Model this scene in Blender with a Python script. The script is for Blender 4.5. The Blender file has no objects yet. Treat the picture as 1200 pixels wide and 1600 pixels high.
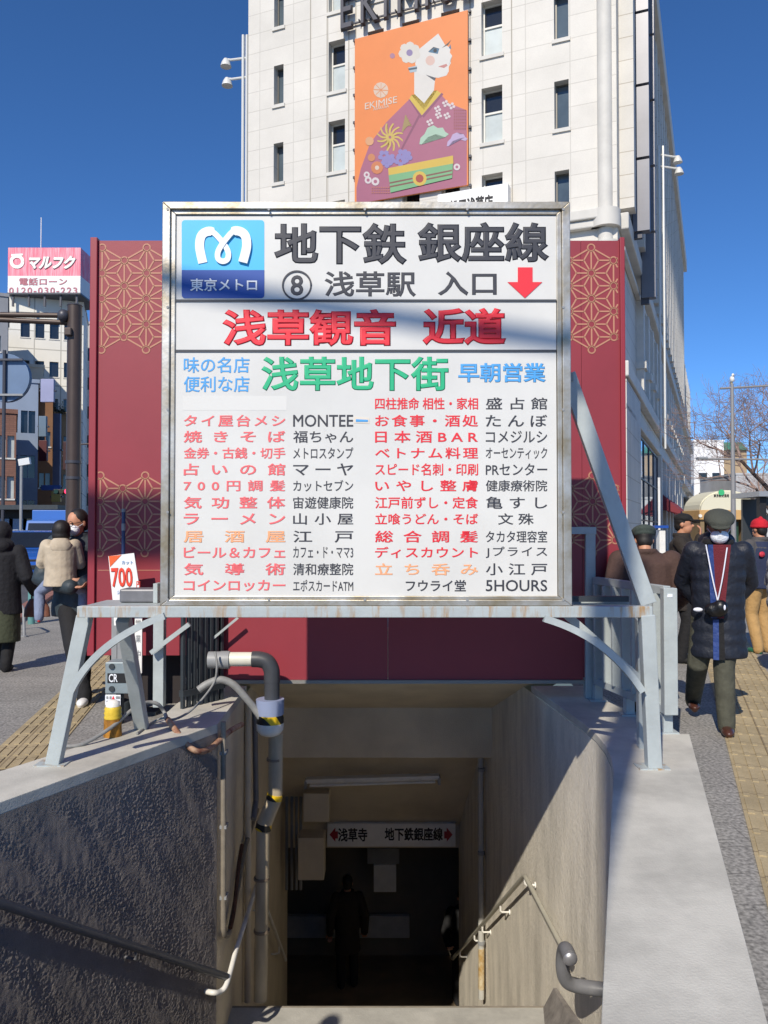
import bpy, bmesh, math, random
from mathutils import Vector, Matrix, noise
random.seed(7)
S = bpy.context.scene
COL = S.collection
R = math.radians

# ---------------------------------------------------------------- camera
FPX, PITCH, CH = 1250.0, R(1.283), 1.53
cam = bpy.data.objects.new('camera', bpy.data.cameras.new('camera'))
COL.objects.link(cam)
cam.location = (0, 0, CH)
cam.rotation_euler = (R(90) + PITCH, 0, 0)
cam.data.sensor_width = 36.0
cam.data.lens = 36.0 * FPX / 1600.0
cam.data.clip_start = 0.05
cam.data.clip_end = 2000
S.camera = cam

# ---------------------------------------------------------------- sky and sun
SUN_AZ, SUN_EL = R(21), R(39.3)          # light travels towards +Y, 21 degrees to the right
w = bpy.data.worlds.new('World'); S.world = w; w.use_nodes = True
nt = w.node_tree
bg = nt.nodes['Background']
sky = nt.nodes.new('ShaderNodeTexSky'); sky.sky_type = 'NISHITA'; sky.sun_disc = False
sky.sun_elevation = SUN_EL; sky.sun_rotation = math.pi + SUN_AZ
sky.altitude = 0; sky.air_density = 0.7; sky.dust_density = 0.0; sky.ozone_density = 10.0
hs = nt.nodes.new('ShaderNodeHueSaturation'); hs.inputs['Saturation'].default_value = 1.06   # the deep blue of a dry winter day
nt.links.new(sky.outputs[0], hs.inputs['Color']); nt.links.new(hs.outputs[0], bg.inputs[0]); bg.inputs[1].default_value = 0.15
sun = bpy.data.objects.new('sun', bpy.data.lights.new('sun', 'SUN')); COL.objects.link(sun)
sun.data.energy = 4.8; sun.data.angle = R(0.53); sun.data.color = (1.0, 0.915, 0.79)
ldir = Vector((math.sin(SUN_AZ) * math.cos(SUN_EL), math.cos(SUN_AZ) * math.cos(SUN_EL), -math.sin(SUN_EL)))
sun.rotation_euler = ldir.to_track_quat('-Z', 'Y').to_euler()
sun.location = (-6, -18, 20)
S.view_settings.view_transform = 'Standard'
S.view_settings.look = 'None'
S.view_settings.exposure = 0.0
S.view_settings.gamma = 1.0
S.render.engine = 'CYCLES'
S.cycles.max_bounces = 8

# ---------------------------------------------------------------- picture helpers
_f = Vector((0, math.cos(PITCH), math.sin(PITCH))); _u = Vector((0, -math.sin(PITCH), math.cos(PITCH)))
def ray(px, py):
    return _f + Vector(((px - 600) / FPX, 0, 0)) + _u * ((800 - py) / FPX)
def P(px, py, Y):
    d = ray(px, py); return Vector((0, 0, CH)) + d * (Y / d.y)
def G(px, py, z=0.0):
    d = ray(px, py); return Vector((0, 0, CH)) + d * ((z - CH) / d.z)

def lin(c):
    if isinstance(c, str):
        c = [int(c[i:i + 2], 16) / 255 for i in (1, 3, 5)]
    return tuple(((x / 12.92) if x <= 0.04045 else ((x + 0.055) / 1.055) ** 2.4) for x in c)

# ---------------------------------------------------------------- materials
MATS = {}
def mat(name, col, rough=0.6, metal=0.0, var=0.0, vscale=6.0, bump=0.0, bscale=60.0, stretch=(1, 1, 1), dark=None, spec=0.5, fine=0.0, fscale=200.0, emit=0, coat=0.0):
    if name in MATS: return MATS[name]
    m = bpy.data.materials.new(name); m.use_nodes = True
    n, l = m.node_tree.nodes, m.node_tree.links
    b = n['Principled BSDF']
    c = lin(col)
    b.inputs['Base Color'].default_value = (*c, 1)
    b.inputs['Roughness'].default_value = rough
    b.inputs['Metallic'].default_value = metal
    b.inputs['Specular IOR Level'].default_value = spec
    if coat: b.inputs['Coat Weight'].default_value = coat
    if emit:
        b.inputs['Emission Color'].default_value = (*c, 1); b.inputs['Emission Strength'].default_value = emit
    if var or bump or fine:
        tc = n.new('ShaderNodeTexCoord'); mp = n.new('ShaderNodeMapping'); mp.inputs['Scale'].default_value = stretch
        l.new(tc.outputs['Object'], mp.inputs['Vector'])
    last = None
    if var:
        nz = n.new('ShaderNodeTexNoise'); nz.inputs['Scale'].default_value = vscale; nz.inputs['Detail'].default_value = 6; nz.inputs['Roughness'].default_value = 0.62
        l.new(mp.outputs[0], nz.inputs['Vector'])
        mx = n.new('ShaderNodeMix'); mx.data_type = 'RGBA'
        d = lin(dark) if dark else tuple(x * (1 - var) for x in c)
        hi = tuple(min(1, x * (1 + 0.35 * var)) for x in c)
        rp = n.new('ShaderNodeMapRange'); rp.inputs['From Min'].default_value = 0.33; rp.inputs['From Max'].default_value = 0.62
        l.new(nz.outputs['Fac'], rp.inputs['Value'])
        l.new(rp.outputs[0], mx.inputs[0]); mx.inputs[6].default_value = (*d, 1); mx.inputs[7].default_value = (*hi, 1)
        last = mx.outputs[2]
    if fine:
        nf = n.new('ShaderNodeTexNoise'); nf.inputs['Scale'].default_value = fscale; nf.inputs['Detail'].default_value = 3
        l.new(mp.outputs[0], nf.inputs['Vector'])
        r2 = n.new('ShaderNodeMapRange'); r2.inputs['From Min'].default_value = 0.3; r2.inputs['From Max'].default_value = 0.7
        r2.inputs['To Min'].default_value = 1 - fine; r2.inputs['To Max'].default_value = 1 + fine
        l.new(nf.outputs['Fac'], r2.inputs['Value'])
        mm = n.new('ShaderNodeMix'); mm.data_type = 'RGBA'; mm.blend_type = 'MULTIPLY'; mm.inputs[0].default_value = 1
        if last: l.new(last, mm.inputs[6])
        else: mm.inputs[6].default_value = (*c, 1)
        l.new(r2.outputs[0], mm.inputs[7]); last = mm.outputs[2]
    if last: l.new(last, b.inputs['Base Color'])
    if bump:
        nb = n.new('ShaderNodeTexNoise'); nb.inputs['Scale'].default_value = bscale; nb.inputs['Detail'].default_value = 5
        l.new(mp.outputs[0], nb.inputs['Vector'])
        bp = n.new('ShaderNodeBump'); bp.inputs['Strength'].default_value = bump; bp.inputs['Distance'].default_value = 0.02
        l.new(nb.outputs['Fac'], bp.inputs['Height']); l.new(bp.outputs[0], b.inputs['Normal'])
    MATS[name] = m
    return m

def tile_mat(name, col, mortar, bw, bh, msize=0.012, rough=0.6, offset=0.0, var=0.1, rot=(0, 0, 0), bump=0.3, fine=0.0, fscale=150, dark=None, dscale=0.4):
    m = bpy.data.materials.new(name); m.use_nodes = True
    n, l = m.node_tree.nodes, m.node_tree.links
    b = n['Principled BSDF']; b.inputs['Roughness'].default_value = rough
    tc = n.new('ShaderNodeTexCoord'); mp = n.new('ShaderNodeMapping'); mp.inputs['Rotation'].default_value = rot
    l.new(tc.outputs['Object'], mp.inputs[0])
    br = n.new('ShaderNodeTexBrick'); br.offset = offset; br.inputs['Scale'].default_value = 1
    br.inputs['Brick Width'].default_value = bw; br.inputs['Row Height'].default_value = bh; br.inputs['Mortar Size'].default_value = msize
    br.inputs['Mortar Smooth'].default_value = 0.1
    c = lin(col); br.inputs['Color1'].default_value = (*c, 1); br.inputs['Color2'].default_value = (*[x * (1 - var) for x in c], 1)
    br.inputs['Mortar'].default_value = (*lin(mortar), 1)
    l.new(mp.outputs[0], br.inputs[0])
    out = br.outputs['Color']
    nz = n.new('ShaderNodeTexNoise'); nz.inputs['Scale'].default_value = dscale; nz.inputs['Detail'].default_value = 7; nz.inputs['Roughness'].default_value = 0.65
    l.new(tc.outputs['Object'], nz.inputs[0])
    rp = n.new('ShaderNodeMapRange'); rp.inputs['From Min'].default_value = 0.35; rp.inputs['From Max'].default_value = 0.65
    rp.inputs['To Min'].default_value = 1 - (dark or var); rp.inputs['To Max'].default_value = 1.04
    l.new(nz.outputs['Fac'], rp.inputs['Value'])
    mm = n.new('ShaderNodeMix'); mm.data_type = 'RGBA'; mm.blend_type = 'MULTIPLY'; mm.inputs[0].default_value = 1
    l.new(out, mm.inputs[6]); l.new(rp.outputs[0], mm.inputs[7]); out = mm.outputs[2]
    if fine:
        nf = n.new('ShaderNodeTexNoise'); nf.inputs['Scale'].default_value = fscale; nf.inputs['Detail'].default_value = 2
        l.new(tc.outputs['Object'], nf.inputs[0])
        r2 = n.new('ShaderNodeMapRange'); r2.inputs['From Min'].default_value = 0.3; r2.inputs['From Max'].default_value = 0.7
        r2.inputs['To Min'].default_value = 1 - fine; r2.inputs['To Max'].default_value = 1 + fine
        l.new(nf.outputs['Fac'], r2.inputs['Value'])
        m2 = n.new('ShaderNodeMix'); m2.data_type = 'RGBA'; m2.blend_type = 'MULTIPLY'; m2.inputs[0].default_value = 1
        l.new(out, m2.inputs[6]); l.new(r2.outputs[0], m2.inputs[7]); out = m2.outputs[2]
    l.new(out, b.inputs['Base Color'])
    bp = n.new('ShaderNodeBump'); bp.inputs['Strength'].default_value = bump; bp.inputs['Distance'].default_value = 0.01; bp.invert = True
    l.new(br.outputs['Fac'], bp.inputs['Height']); l.new(bp.outputs[0], b.inputs['Normal'])
    MATS[name] = m
    return m

# ---------------------------------------------------------------- mesh builder
class MB:
    def __init__(s): s.bm = bmesh.new()
    def face(s, pts):
        return s.bm.faces.new([s.bm.verts.new(p) for p in pts])
    def hexa(s, p):   # 8 corners: bottom 0-3, top 4-7
        v = [s.bm.verts.new(q) for q in p]
        for f in ((3, 2, 1, 0), (4, 5, 6, 7), (0, 1, 5, 4), (1, 2, 6, 5), (2, 3, 7, 6), (3, 0, 4, 7)):
            s.bm.faces.new([v[i] for i in f])
        return s
    def box(s, a, b):
        x0, x1 = sorted((a[0], b[0])); y0, y1 = sorted((a[1], b[1])); z0, z1 = sorted((a[2], b[2]))
        return s.hexa([(x0, y0, z0), (x1, y0, z0), (x1, y1, z0), (x0, y1, z0), (x0, y0, z1), (x1, y0, z1), (x1, y1, z1), (x0, y1, z1)])
    def obox(s, O, U, V, N, u, v, n):  # box in a frame: ranges u, v, n
        q = lambda a, b, c: O + U * a + V * b + N * c
        return s.hexa([q(u[0], v[0], n[0]), q(u[1], v[0], n[0]), q(u[1], v[0], n[1]), q(u[0], v[0], n[1]),
                       q(u[0], v[1], n[0]), q(u[1], v[1], n[0]), q(u[1], v[1], n[1]), q(u[0], v[1], n[1])])
    def bar(s, a, b, wd, th, up=(0, 0, 1)):
        a, b = Vector(a), Vector(b); d = (b - a).normalized()
        x = d.cross(Vector(up))
        if x.length < 1e-4: x = Vector((1, 0, 0))
        x.normalize(); y = x.cross(d).normalized()
        x = x * wd / 2; y = y * th / 2
        return s.hexa([a - x - y, a + x - y, a + x + y, a - x + y, b - x - y, b + x - y, b + x + y, b - x + y])
    def tube(s, pts, r, seg=10, cap=True):
        pts = [Vector(p) for p in pts]; n = len(pts)
        rs = r if isinstance(r, (list, tuple)) else [r] * n
        rings = []; ref = None
        for i, p in enumerate(pts):
            t = (pts[min(i + 1, n - 1)] - pts[max(i - 1, 0)]).normalized()
            if ref is None:
                ref = t.cross(Vector((0, 0, 1)))
                if ref.length < 1e-3: ref = Vector((1, 0, 0))
            x = (ref - t * ref.dot(t)).normalized(); ref = x; y = t.cross(x)
            rings.append([s.bm.verts.new(p + x * math.cos(a) * rs[i] + y * math.sin(a) * rs[i]) for a in [2 * math.pi * k / seg for k in range(seg)]])
        for A, B in zip(rings, rings[1:]):
            for k in range(seg): s.bm.faces.new((A[k], A[(k + 1) % seg], B[(k + 1) % seg], B[k]))
        if cap:
            s.bm.faces.new(rings[0][::-1]); s.bm.faces.new(rings[-1])
        return s
    def loft(s, secs, seg=16, cap=True):   # secs: (centre, rx, ry) horizontal ellipses
        rings = [[s.bm.verts.new((c[0] + rx * math.cos(2 * math.pi * k / seg), c[1] + ry * math.sin(2 * math.pi * k / seg), c[2])) for k in range(seg)] for c, rx, ry in secs]
        for A, B in zip(rings, rings[1:]):
            for k in range(seg): s.bm.faces.new((A[k], A[(k + 1) % seg], B[(k + 1) % seg], B[k]))
        if cap:
            s.bm.faces.new(rings[0][::-1]); s.bm.faces.new(rings[-1])
        return s
    def ell(s, c, r, rot=None, seg=16, rg=10):
        m = Matrix.Translation(c) @ (rot or Matrix()).to_4x4() @ Matrix.Diagonal((r[0], r[1], r[2], 1))
        bmesh.ops.create_uvsphere(s.bm, u_segments=seg, v_segments=rg, radius=1, matrix=m)
        return s
    def prism(s, O, U, V, N, pts, t0, t1):
        q = lambda p, t: O + U * p[0] + V * p[1] + N * t
        A = [s.bm.verts.new(q(p, t0)) for p in pts]; B = [s.bm.verts.new(q(p, t1)) for p in pts]
        s.bm.faces.new(A[::-1]); s.bm.faces.new(B)
        for k in range(len(pts)): s.bm.faces.new((A[k], A[(k + 1) % len(pts)], B[(k + 1) % len(pts)], B[k]))
        return s
    def build(s, name, m, parent=None, bevel=0.0, smooth=None, label=None, noncal=False):
        if not noncal: bmesh.ops.recalc_face_normals(s.bm, faces=s.bm.faces)
        me = bpy.data.meshes.new(name); s.bm.to_mesh(me); s.bm.free()
        return link(name, me, m, parent, bevel, smooth, label)

def link(name, me, m, parent=None, bevel=0.0, smooth=None, label=None):
    me.materials.clear(); me.materials.append(m)
    if smooth:
        for p in me.polygons: p.use_smooth = True
        me.set_sharp_from_angle(angle=R(smooth))
    o = bpy.data.objects.new(name, me); COL.objects.link(o)
    if parent is not None:
        o.parent = parent
        if not parent.get('_local'): o.matrix_parent_inverse = Matrix.Translation(-Vector(WORLD.get(parent.name, (0, 0, 0))))
    if bevel:
        md = o.modifiers.new('bevel', 'BEVEL'); md.width = bevel; md.segments = 2; md.limit_method = 'ANGLE'
    if label: o['label'] = label
    return o
WORLD = {}
def thing(name, label, cat, loc=(0, 0, 0), group=None, rotz=None):
    o = bpy.data.objects.new(name, None); COL.objects.link(o); o.empty_display_size = 0.1
    o.location = loc; WORLD[o.name] = tuple(loc)
    if rotz is not None: o.rotation_euler = (0, 0, rotz); o['_local'] = 1
    o['label'] = label; o['category'] = cat
    if group: o['group'] = group
    return o
def sub(o, ch): # child one level deeper, both in world coordinates
    ch.parent = o; ch.matrix_parent_inverse = Matrix()
    return ch
def tag(o, label, cat, group=None):
    o['label'] = label; o['category'] = cat
    if group: o['group'] = group
    return o
def struct(o, kind='structure'):
    o['kind'] = kind; return o

X, Yv, Z = Vector((1, 0, 0)), Vector((0, 1, 0)), Vector((0, 0, 1))

# ---------------------------------------------------------------- lettering
def glyphs(body, spacing=1.0, off=0.012):
    c = bpy.data.curves.new('t', 'FONT'); c.body = body; c.bevel_depth = off; c.bevel_resolution = 0; c.space_character = spacing; c.resolution_u = 3
    o = bpy.data.objects.new('t', c); COL.objects.link(o)
    dg = bpy.context.evaluated_depsgraph_get()
    me = bpy.data.meshes.new_from_object(o.evaluated_get(dg))
    bpy.data.objects.remove(o); bpy.data.curves.remove(c)
    xs = [v.co.x for v in me.vertices]; ys = [v.co.y for v in me.vertices]
    return me, min(xs), max(xs), min(ys), max(ys)
def text(body, m, parent, O, U, V, N, W, H, off=0.012, name='lettering', lift=0.0012, ext=0.0, just=True, label=None):
    """text stretched to the W x H box whose lower left corner is O"""
    me, x0, x1, y0, y1 = glyphs(body, 1.0, off)
    n = len(body)
    if just and n > 1:
        sy = H / (y1 - y0); sx = W / (x1 - x0)
        if sx > 1.22 * sy:
            em = (x1 - x0) / n
            sp = 1 + (W / (1.18 * sy) - (x1 - x0)) / ((n - 1) * em)
            bpy.data.meshes.remove(me)
            me, x0, x1, y0, y1 = glyphs(body, sp, off)
    sx = W / (x1 - x0); sy = H / (y1 - y0); zk = (0.0012 if ext else 0.0004) / off
    for v in me.vertices:
        a, b = (v.co.x - x0) * sx, (v.co.y - y0) * sy
        v.co = O + U * a + V * b + N * (lift + v.co.z * zk)
    if ext:
        bm = bmesh.new(); bm.from_mesh(me)
        for v in bm.verts:
            if (v.co - O).dot(N) > lift: v.co += N * ext
        bm.to_mesh(me); bm.free()
    me.name = name
    return link(name, me, m, parent, label=label)
def ptext(body, m, parent, x0, y0, x1, y1, Y, **k):
    a, b = P(x0, y1, Y), P(x1, y0, Y)
    return text(body, m, parent, a, X, Z, -Yv, b.x - a.x, b.z - a.z, **k)

# ---------------------------------------------------------------- organic bodies (one continuous surface by voxel remesh)
def limb(pts):   # [(p, r), ...] circular tube with rounded ends
    def f(mb):
        ps = [Vector(p) for p, r in pts]; rs = [r for p, r in pts]
        mb.tube(ps, rs, seg=12)
        mb.ell(ps[0], (rs[0],) * 3, seg=12, rg=8); mb.ell(ps[-1], (rs[-1],) * 3, seg=12, rg=8)
    return f
def trunk(secs):
    return lambda mb: mb.loft(secs, seg=20)
def ball(c, r, rot=None):
    return lambda mb: mb.ell(c, r, rot)
def blob(name, parts, m, parent, voxel=0.012, smooth=2, label=None):
    mb = MB()
    for f in parts: f(mb)
    bmesh.ops.recalc_face_normals(mb.bm, faces=mb.bm.faces)
    me = bpy.data.meshes.new('t'); mb.bm.to_mesh(me); mb.bm.free()
    o = bpy.data.objects.new('t', me); COL.objects.link(o)
    md = o.modifiers.new('r', 'REMESH'); md.mode = 'VOXEL'; md.voxel_size = voxel
    dg = bpy.context.evaluated_depsgraph_get()
    m2 = bpy.data.meshes.new_from_object(o.evaluated_get(dg))
    bpy.data.objects.remove(o); bpy.data.meshes.remove(me)
    bm = bmesh.new(); bm.from_mesh(m2)
    for _ in range(smooth): bmesh.ops.smooth_vert(bm, verts=bm.verts, factor=0.5, use_axis_x=True, use_axis_y=True, use_axis_z=True)
    bm.to_mesh(m2); bm.free(); m2.name = name
    for p in m2.polygons: p.use_smooth = True
    return link(name, m2, m, parent, label=label)
# ================================================================ THE PIT: outline of the stairway (plan)
LZ = 0.10                                    # top of the low wall round the stairs
LAND, FLOOR = -2.37, -5.22                   # landing, bottom of the stairs
rw_near = [Vector((0.62 - 0.3015 * 0.2, 2.12)), Vector((1.355, 4.76))]
RW = rw_near + [Vector(p) for p in ((1.425, 5.05), (1.47, 5.35), (1.487, 5.65), (1.475, 5.95))] + [Vector((1.03, 11.03))]
LW = [Vector((-3.0, 2.12)), Vector((-1.226, 5.93)), Vector((-1.232, 6.0)), Vector((-1.33, 11.03))]
RO = [Vector((1.04, 2.12)), Vector((2.14, 5.64)), Vector((1.98, 5.66)), Vector((1.86, 7.38))]       # outer edge of the right wall
LO = [Vector((-3.54, 2.12)), Vector((-1.70, 6.0)), Vector((-1.72, 7.38))]                             # outer edge of the left wall

M_conc = mat('ledge_concrete', '#bfbcb1', 0.85, var=0.24, vscale=2.6, bump=0.15, bscale=90, fine=0.05, fscale=300)
M_land = mat('landing_concrete', '#b0aea6', 0.8, var=0.2, vscale=4, bump=0.15, bscale=60, fine=0.05)
M_stucco = mat('grey_stucco', '#8f8883', 0.9, var=0.18, vscale=2.2, bump=0.8, bscale=230, fine=0.16, fscale=260)
M_cream = mat('cream_render', '#e0d9c9', 0.85, var=0.24, vscale=4.5, bump=0.8, bscale=110, stretch=(1, 1, 0.22), fine=0.09, fscale=220)
M_soffit = mat('cream_paint', '#d2c6ae', 0.8, var=0.15, vscale=1.6, bump=0.3, bscale=90, fine=0.06)
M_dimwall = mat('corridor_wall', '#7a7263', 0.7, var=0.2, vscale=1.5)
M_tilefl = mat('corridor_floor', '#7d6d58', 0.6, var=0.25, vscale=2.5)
M_dark = mat('dark_rubber', '#17171a', 0.6)

# ground with a hole for the stairs
def ground():
    bm = bmesh.new()
    outer = [(-500, -200), (500, -200), (500, 900), (-500, 900)]
    hole = [LO[0], LO[1], LO[2], Vector((-1.72, 10.6)), Vector((1.86, 10.6)), RO[3], RO[2], RO[1], RO[0]]
    for ring in (outer, hole):
        vs = [bm.verts.new((p[0], p[1], 0)) for p in ring]
        for i in range(len(vs)): bm.edges.new((vs[i], vs[(i + 1) % len(vs)]))
    bmesh.ops.triangle_fill(bm, use_beauty=True, use_dissolve=False, edges=bm.edges[:])
    for f in bm.faces:
        if f.normal.z < 0: f.normal_flip()
    me = bpy.data.meshes.new('pavement'); bm.to_mesh(me); bm.free()
    return me
M_pave = tile_mat('pavement_blocks', '#908d87', '#787570', 0.6, 0.3, 0.005, 0.9, 0.5, 0.08, bump=0.25, fine=0.48, fscale=48, dark=0.22, dscale=0.9)
struct(link('pavement', ground(), M_pave))

def sheet(name, pts, m, z=0.004):
    mb = MB(); mb.face([(p[0], p[1], z) for p in pts]); return struct(mb.build(name, m))
M_tactile = tile_mat('tactile_paving', '#c8a565', '#9a7c48', 0.30, 0.30, 0.008, 0.8, 0.0, 0.1, bump=0.5, fine=0.08, fscale=90, dark=0.18, dscale=2.0)
# ribs of the tactile strips are real raised bars
def tactile(a, b, wd, n_rib=4):
    a, b = Vector((a[0], a[1], 0)), Vector((b[0], b[1], 0)); d = (b - a).normalized(); s = Vector((d.y, -d.x, 0))
    mb = MB(); mb.face([a - s * wd / 2 + Z * .006, a + s * wd / 2 + Z * .006, b + s * wd / 2 + Z * .006, b - s * wd / 2 + Z * .006])
    L = (b - a).length; k = 0.0
    while k < min(L, 16):
        for i in range(n_rib):
            o = (i + 0.5) / n_rib - 0.5
            mb.bar(a + d * (k + .02) + s * o * wd + Z * .008, a + d * (k + .28) + s * o * wd + Z * .008, wd / n_rib * 0.45, .008)
        k += 0.30
    return mb
def tac_mat(name, ang):
    m = tile_mat(name, '#b3a27e', '#8c7c60', 0.30, 0.30, 0.006, 0.8, 0.0, 0.12, rot=(0, 0, ang), bump=0.4, fine=0.10, fscale=90, dark=0.25, dscale=2.5)
    return m
qa, qb = G(1218, 1373), G(1122, 1060)
da = (qb - qa).normalized()
ta, tb = qa - da * 2.2, qb + da * 12
sh = Vector((da.y, -da.x, 0)) * 0.22
struct(tactile(ta + sh, tb + sh, 0.60, 8).build('tactile_paving', tac_mat('tactile_right', math.atan2(da.x, da.y)))) if 0 else None
struct(tactile(ta + sh, tb + sh, 0.60, 8).build('tactile_paving', tac_mat('tactile_right', math.atan2(da.x, da.y))))
qa, qb = G(20, 1195), G(178, 1030)
da = (qb - qa).normalized()
struct(tactile(qa - da * .12, qb + da * 3.5, 0.42, 6).build('tactile_paving', tac_mat('tactile_left', math.atan2(da.x, da.y))))

# road beyond the left pavement
M_asph = mat('asphalt', '#4b4c50', 0.95, var=0.2, vscale=0.8, fine=0.25, fscale=40)
struct(sheet('road', [(-4.0, 2), (-8, 19.7), (-26, 85), (-60, 200), (-140, 200), (-42, 85), (-30, 19.7), (-28, 2)], M_asph, 0.003))
M_kerb = mat('kerb_stone', '#8d5f52', 0.9, var=0.2, vscale=3, fine=0.15)
mb = MB()
for a, b in (((-4.3, 6.4), (-5.95, 12.5)), ((-5.95, 12.5), (-8.2, 20))):
    mb.bar((*a, 0.04), (*b, 0.04), 0.35, 0.09)
struct(mb.build('kerb', M_kerb, bevel=0.02))

# -------- low walls round the stairs, each one a thing: inner face + coping
def wall_strip(mb, inner, z0, z1):
    for a, b in zip(inner, inner[1:]):
        mb.face([(a.x, a.y, z0), (b.x, b.y, z0), (b.x, b.y, z1), (a.x, a.y, z1)])
def coping(inner, outer, z0, z1):
    bm = bmesh.new()
    ring = list(inner) + list(outer)[::-1]
    lo = [bm.verts.new((p.x, p.y, z0)) for p in ring]; hi = [bm.verts.new((p.x, p.y, z1)) for p in ring]
    n = len(ring)
    for i in range(n): bm.faces.new((lo[i], lo[(i + 1) % n], hi[(i + 1) % n], hi[i]))
    for e in (lo, hi):
        es = [bm.edges.get((e[i], e[(i + 1) % n])) for i in range(n)]
        bmesh.ops.triangle_fill(bm, use_beauty=True, use_dissolve=False, edges=es)
    mb = MB(); mb.bm.free(); mb.bm = bm
    return mb
def at_y(line, y):
    for a, b in zip(line, line[1:]):
        if a.y <= y <= b.y: return a.lerp(b, (y - a.y) / (b.y - a.y))
    return line[-1]
# right wall
t = thing('stair_wall', 'cream rendered stair wall with sunlit grain and pale concrete ledge', 'wall', (1.4, 5.6, 0))
inner = []
for a, b in zip(RW, RW[1:]):
    inner.append(a)
inner.append(RW[-1])
mb = MB(); wall_strip(mb, inner, -5.4, 0.04); o = mb.build('wall_face', M_cream, t, smooth=40)
in_c = [p for p in RW[:-1]] + [at_y(RW, 7.38)]
coping(in_c, RO, 0.04, LZ).build('coping', M_conc, t, bevel=0.006)
# outer skirt of the ledge down to the pavement
mb = MB(); wall_strip(mb, RO, -0.1, 0.045); mb.build('skirt', M_conc, t)

# left wall, with real stucco relief on the part near the camera
t = thing('stair_wall', 'rough dark grey stucco stair wall under the left parapet', 'wall', (-1.6, 5.0, 0))
a, b = LW[0], LW[1]
L = (b - a).length; du = (b - a) / L; nrm = Vector((du.y, -du.x, 0))
y_vis = 0.35
NU, NV = 620, 380; z_lo, z_hi = -2.45, 0.035
bm = bmesh.new(); grid = []
for i in range(NU + 1):
    row = []
    for j in range(NV + 1):
        u = y_vis + (L - y_vis) * i / NU; z = z_lo + (z_hi - z_lo) * j / NV
        p = Vector((a.x + du.x * u, a.y + du.y * u, z))
        q = Vector((u, 0, z))
        f = noise.noise(Vector((u * 9 + z * 5, z * 2.6, 0))) * 0.36 + noise.noise(Vector((u * 26, z * 16, 5))) * 0.12 + (noise.noise(Vector((u * 75, z * 66, 9))) * 0.36 + noise.noise(Vector((u * 120, z * 110, 3))) * .2) * max(.12, .62 + 1.3 * noise.noise(Vector((u * 6 + z * 5, z * 2.0, 7))))
        edge = min(1, (L - u) / 0.06, (z_hi - z) / 0.14 + .12)
        row.append(bm.verts.new(p + nrm * (0.012 * f * max(0, edge))))
    grid.append(row)
for i in range(NU):
    for j in range(NV):
        bm.faces.new((grid[i][j], grid[i + 1][j], grid[i + 1][j + 1], grid[i][j + 1]))
mb = MB(); mb.bm.free(); mb.bm = bm
mb.build('stucco_face', M_stucco, t, smooth=60)
mb = MB(); mb.face([(a.x, a.y, -2.45), (a.x + du.x * y_vis, a.y + du.y * y_vis, -2.45), (a.x + du.x * y_vis, a.y + du.y * y_vis, .035), (a.x, a.y, .035)])
mb.face([(a.x, a.y, -5.4), (b.x, b.y, -5.4), (b.x, b.y, -2.45), (a.x, a.y, -2.45)])
mb.build('lower_face', M_stucco, t)
mb = MB(); wall_strip(mb, LW[1:], -5.4, 0.04); mb.build('wall_face', M_soffit, t, smooth=40)
# thin dark band below the coping, then coping
coping([LW[0], LW[1], at_y(LW, 7.38)], LO, 0.035, LZ).build('coping', M_conc, t, bevel=0.006)
mb = MB(); wall_strip(mb, LO, -0.1, 0.04); mb.build('skirt', M_conc, t)

# -------- stairs, landing, ceiling, corridor
mb = MB()
mb.box((-3.4, 5.7, LAND - .2), (2.0, 6.62, LAND))
mb.build('stair_landing', M_land); struct(bpy.data.objects['stair_landing'])
mb = MB(); mb.box((-1.4, 6.62, LAND - .2), (1.5, 6.66, LAND - .004)); o = mb.build('stair_nosing', mat('nosing', '#8d8577', .7, var=.2), bevel=.01); struct(o)
mb = MB(); n = 17
for i in range(n):
    y = 6.66 + 4.4 * i / n; z = LAND - (LAND - FLOOR) * (i + 1) / (n + 0)
    mb.box((-1.4, y, FLOOR - .3), (1.5, y + 4.4 / n, z))
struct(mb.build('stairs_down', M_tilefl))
mb = MB(); n = 14
for i in range(n):
    y = 5.7 - 3.5 * (i + 1) / n; z = LAND - LAND * (i + 1) / (n + 1)
    mb.box((-3.6, y, LAND - .2), (2.0, y + 3.5 / n, z))
struct(mb.build('stairs_up', M_land))
# stain rising on the wall at the landing corner is dirt on the kerb
mb = MB(); mb.hexa([(1.20, 5.95, LAND), (1.47, 5.95, LAND), (1.41, 6.62, LAND), (1.30, 6.62, LAND), (1.40, 5.95, LAND + .25), (1.47, 5.95, LAND + .25), (1.41, 6.62, LAND + .16), (1.385, 6.62, LAND + .16)])
struct(mb.build('stair_kerb', mat('stained_concrete', '#7d7873', .85, var=.4, vscale=8)))
# ceiling over the stairs
mb = MB()
zc0, zc1, zb, zs = 0.10, -0.46, -1.02, -2.50
mb.hexa([(-1.5, 7.47, zc0), (1.6, 7.47, zc0), (1.45, 9.0, zc1), (-1.5, 9.0, zc1), (-1.5, 7.47, zc0 + .03), (1.6, 7.47, zc0 + .03), (1.45, 9.0, zc1 + .9), (-1.5, 9.0, zc1 + .9)])
struct(mb.build('passage_ceiling', M_soffit))
mb = MB(); mb.box((-1.5, 9.0, zb), (1.45, 9.45, zc1 + .3))
o = mb.build('ceiling_beam', M_soffit, bevel=.01); struct(o)
mb = MB(); mb.hexa([(-1.5, 9.45, zb + .06), (1.45, 9.45, zb + .06), (1.3, 11.03, zs), (-1.5, 11.03, zs), (-1.5, 9.45, zb + .3), (1.45, 9.45, zb + .3), (1.3, 11.03, zs + .3), (-1.5, 11.03, zs + .3)])
struct(mb.build('passage_ceiling', M_soffit))
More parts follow.
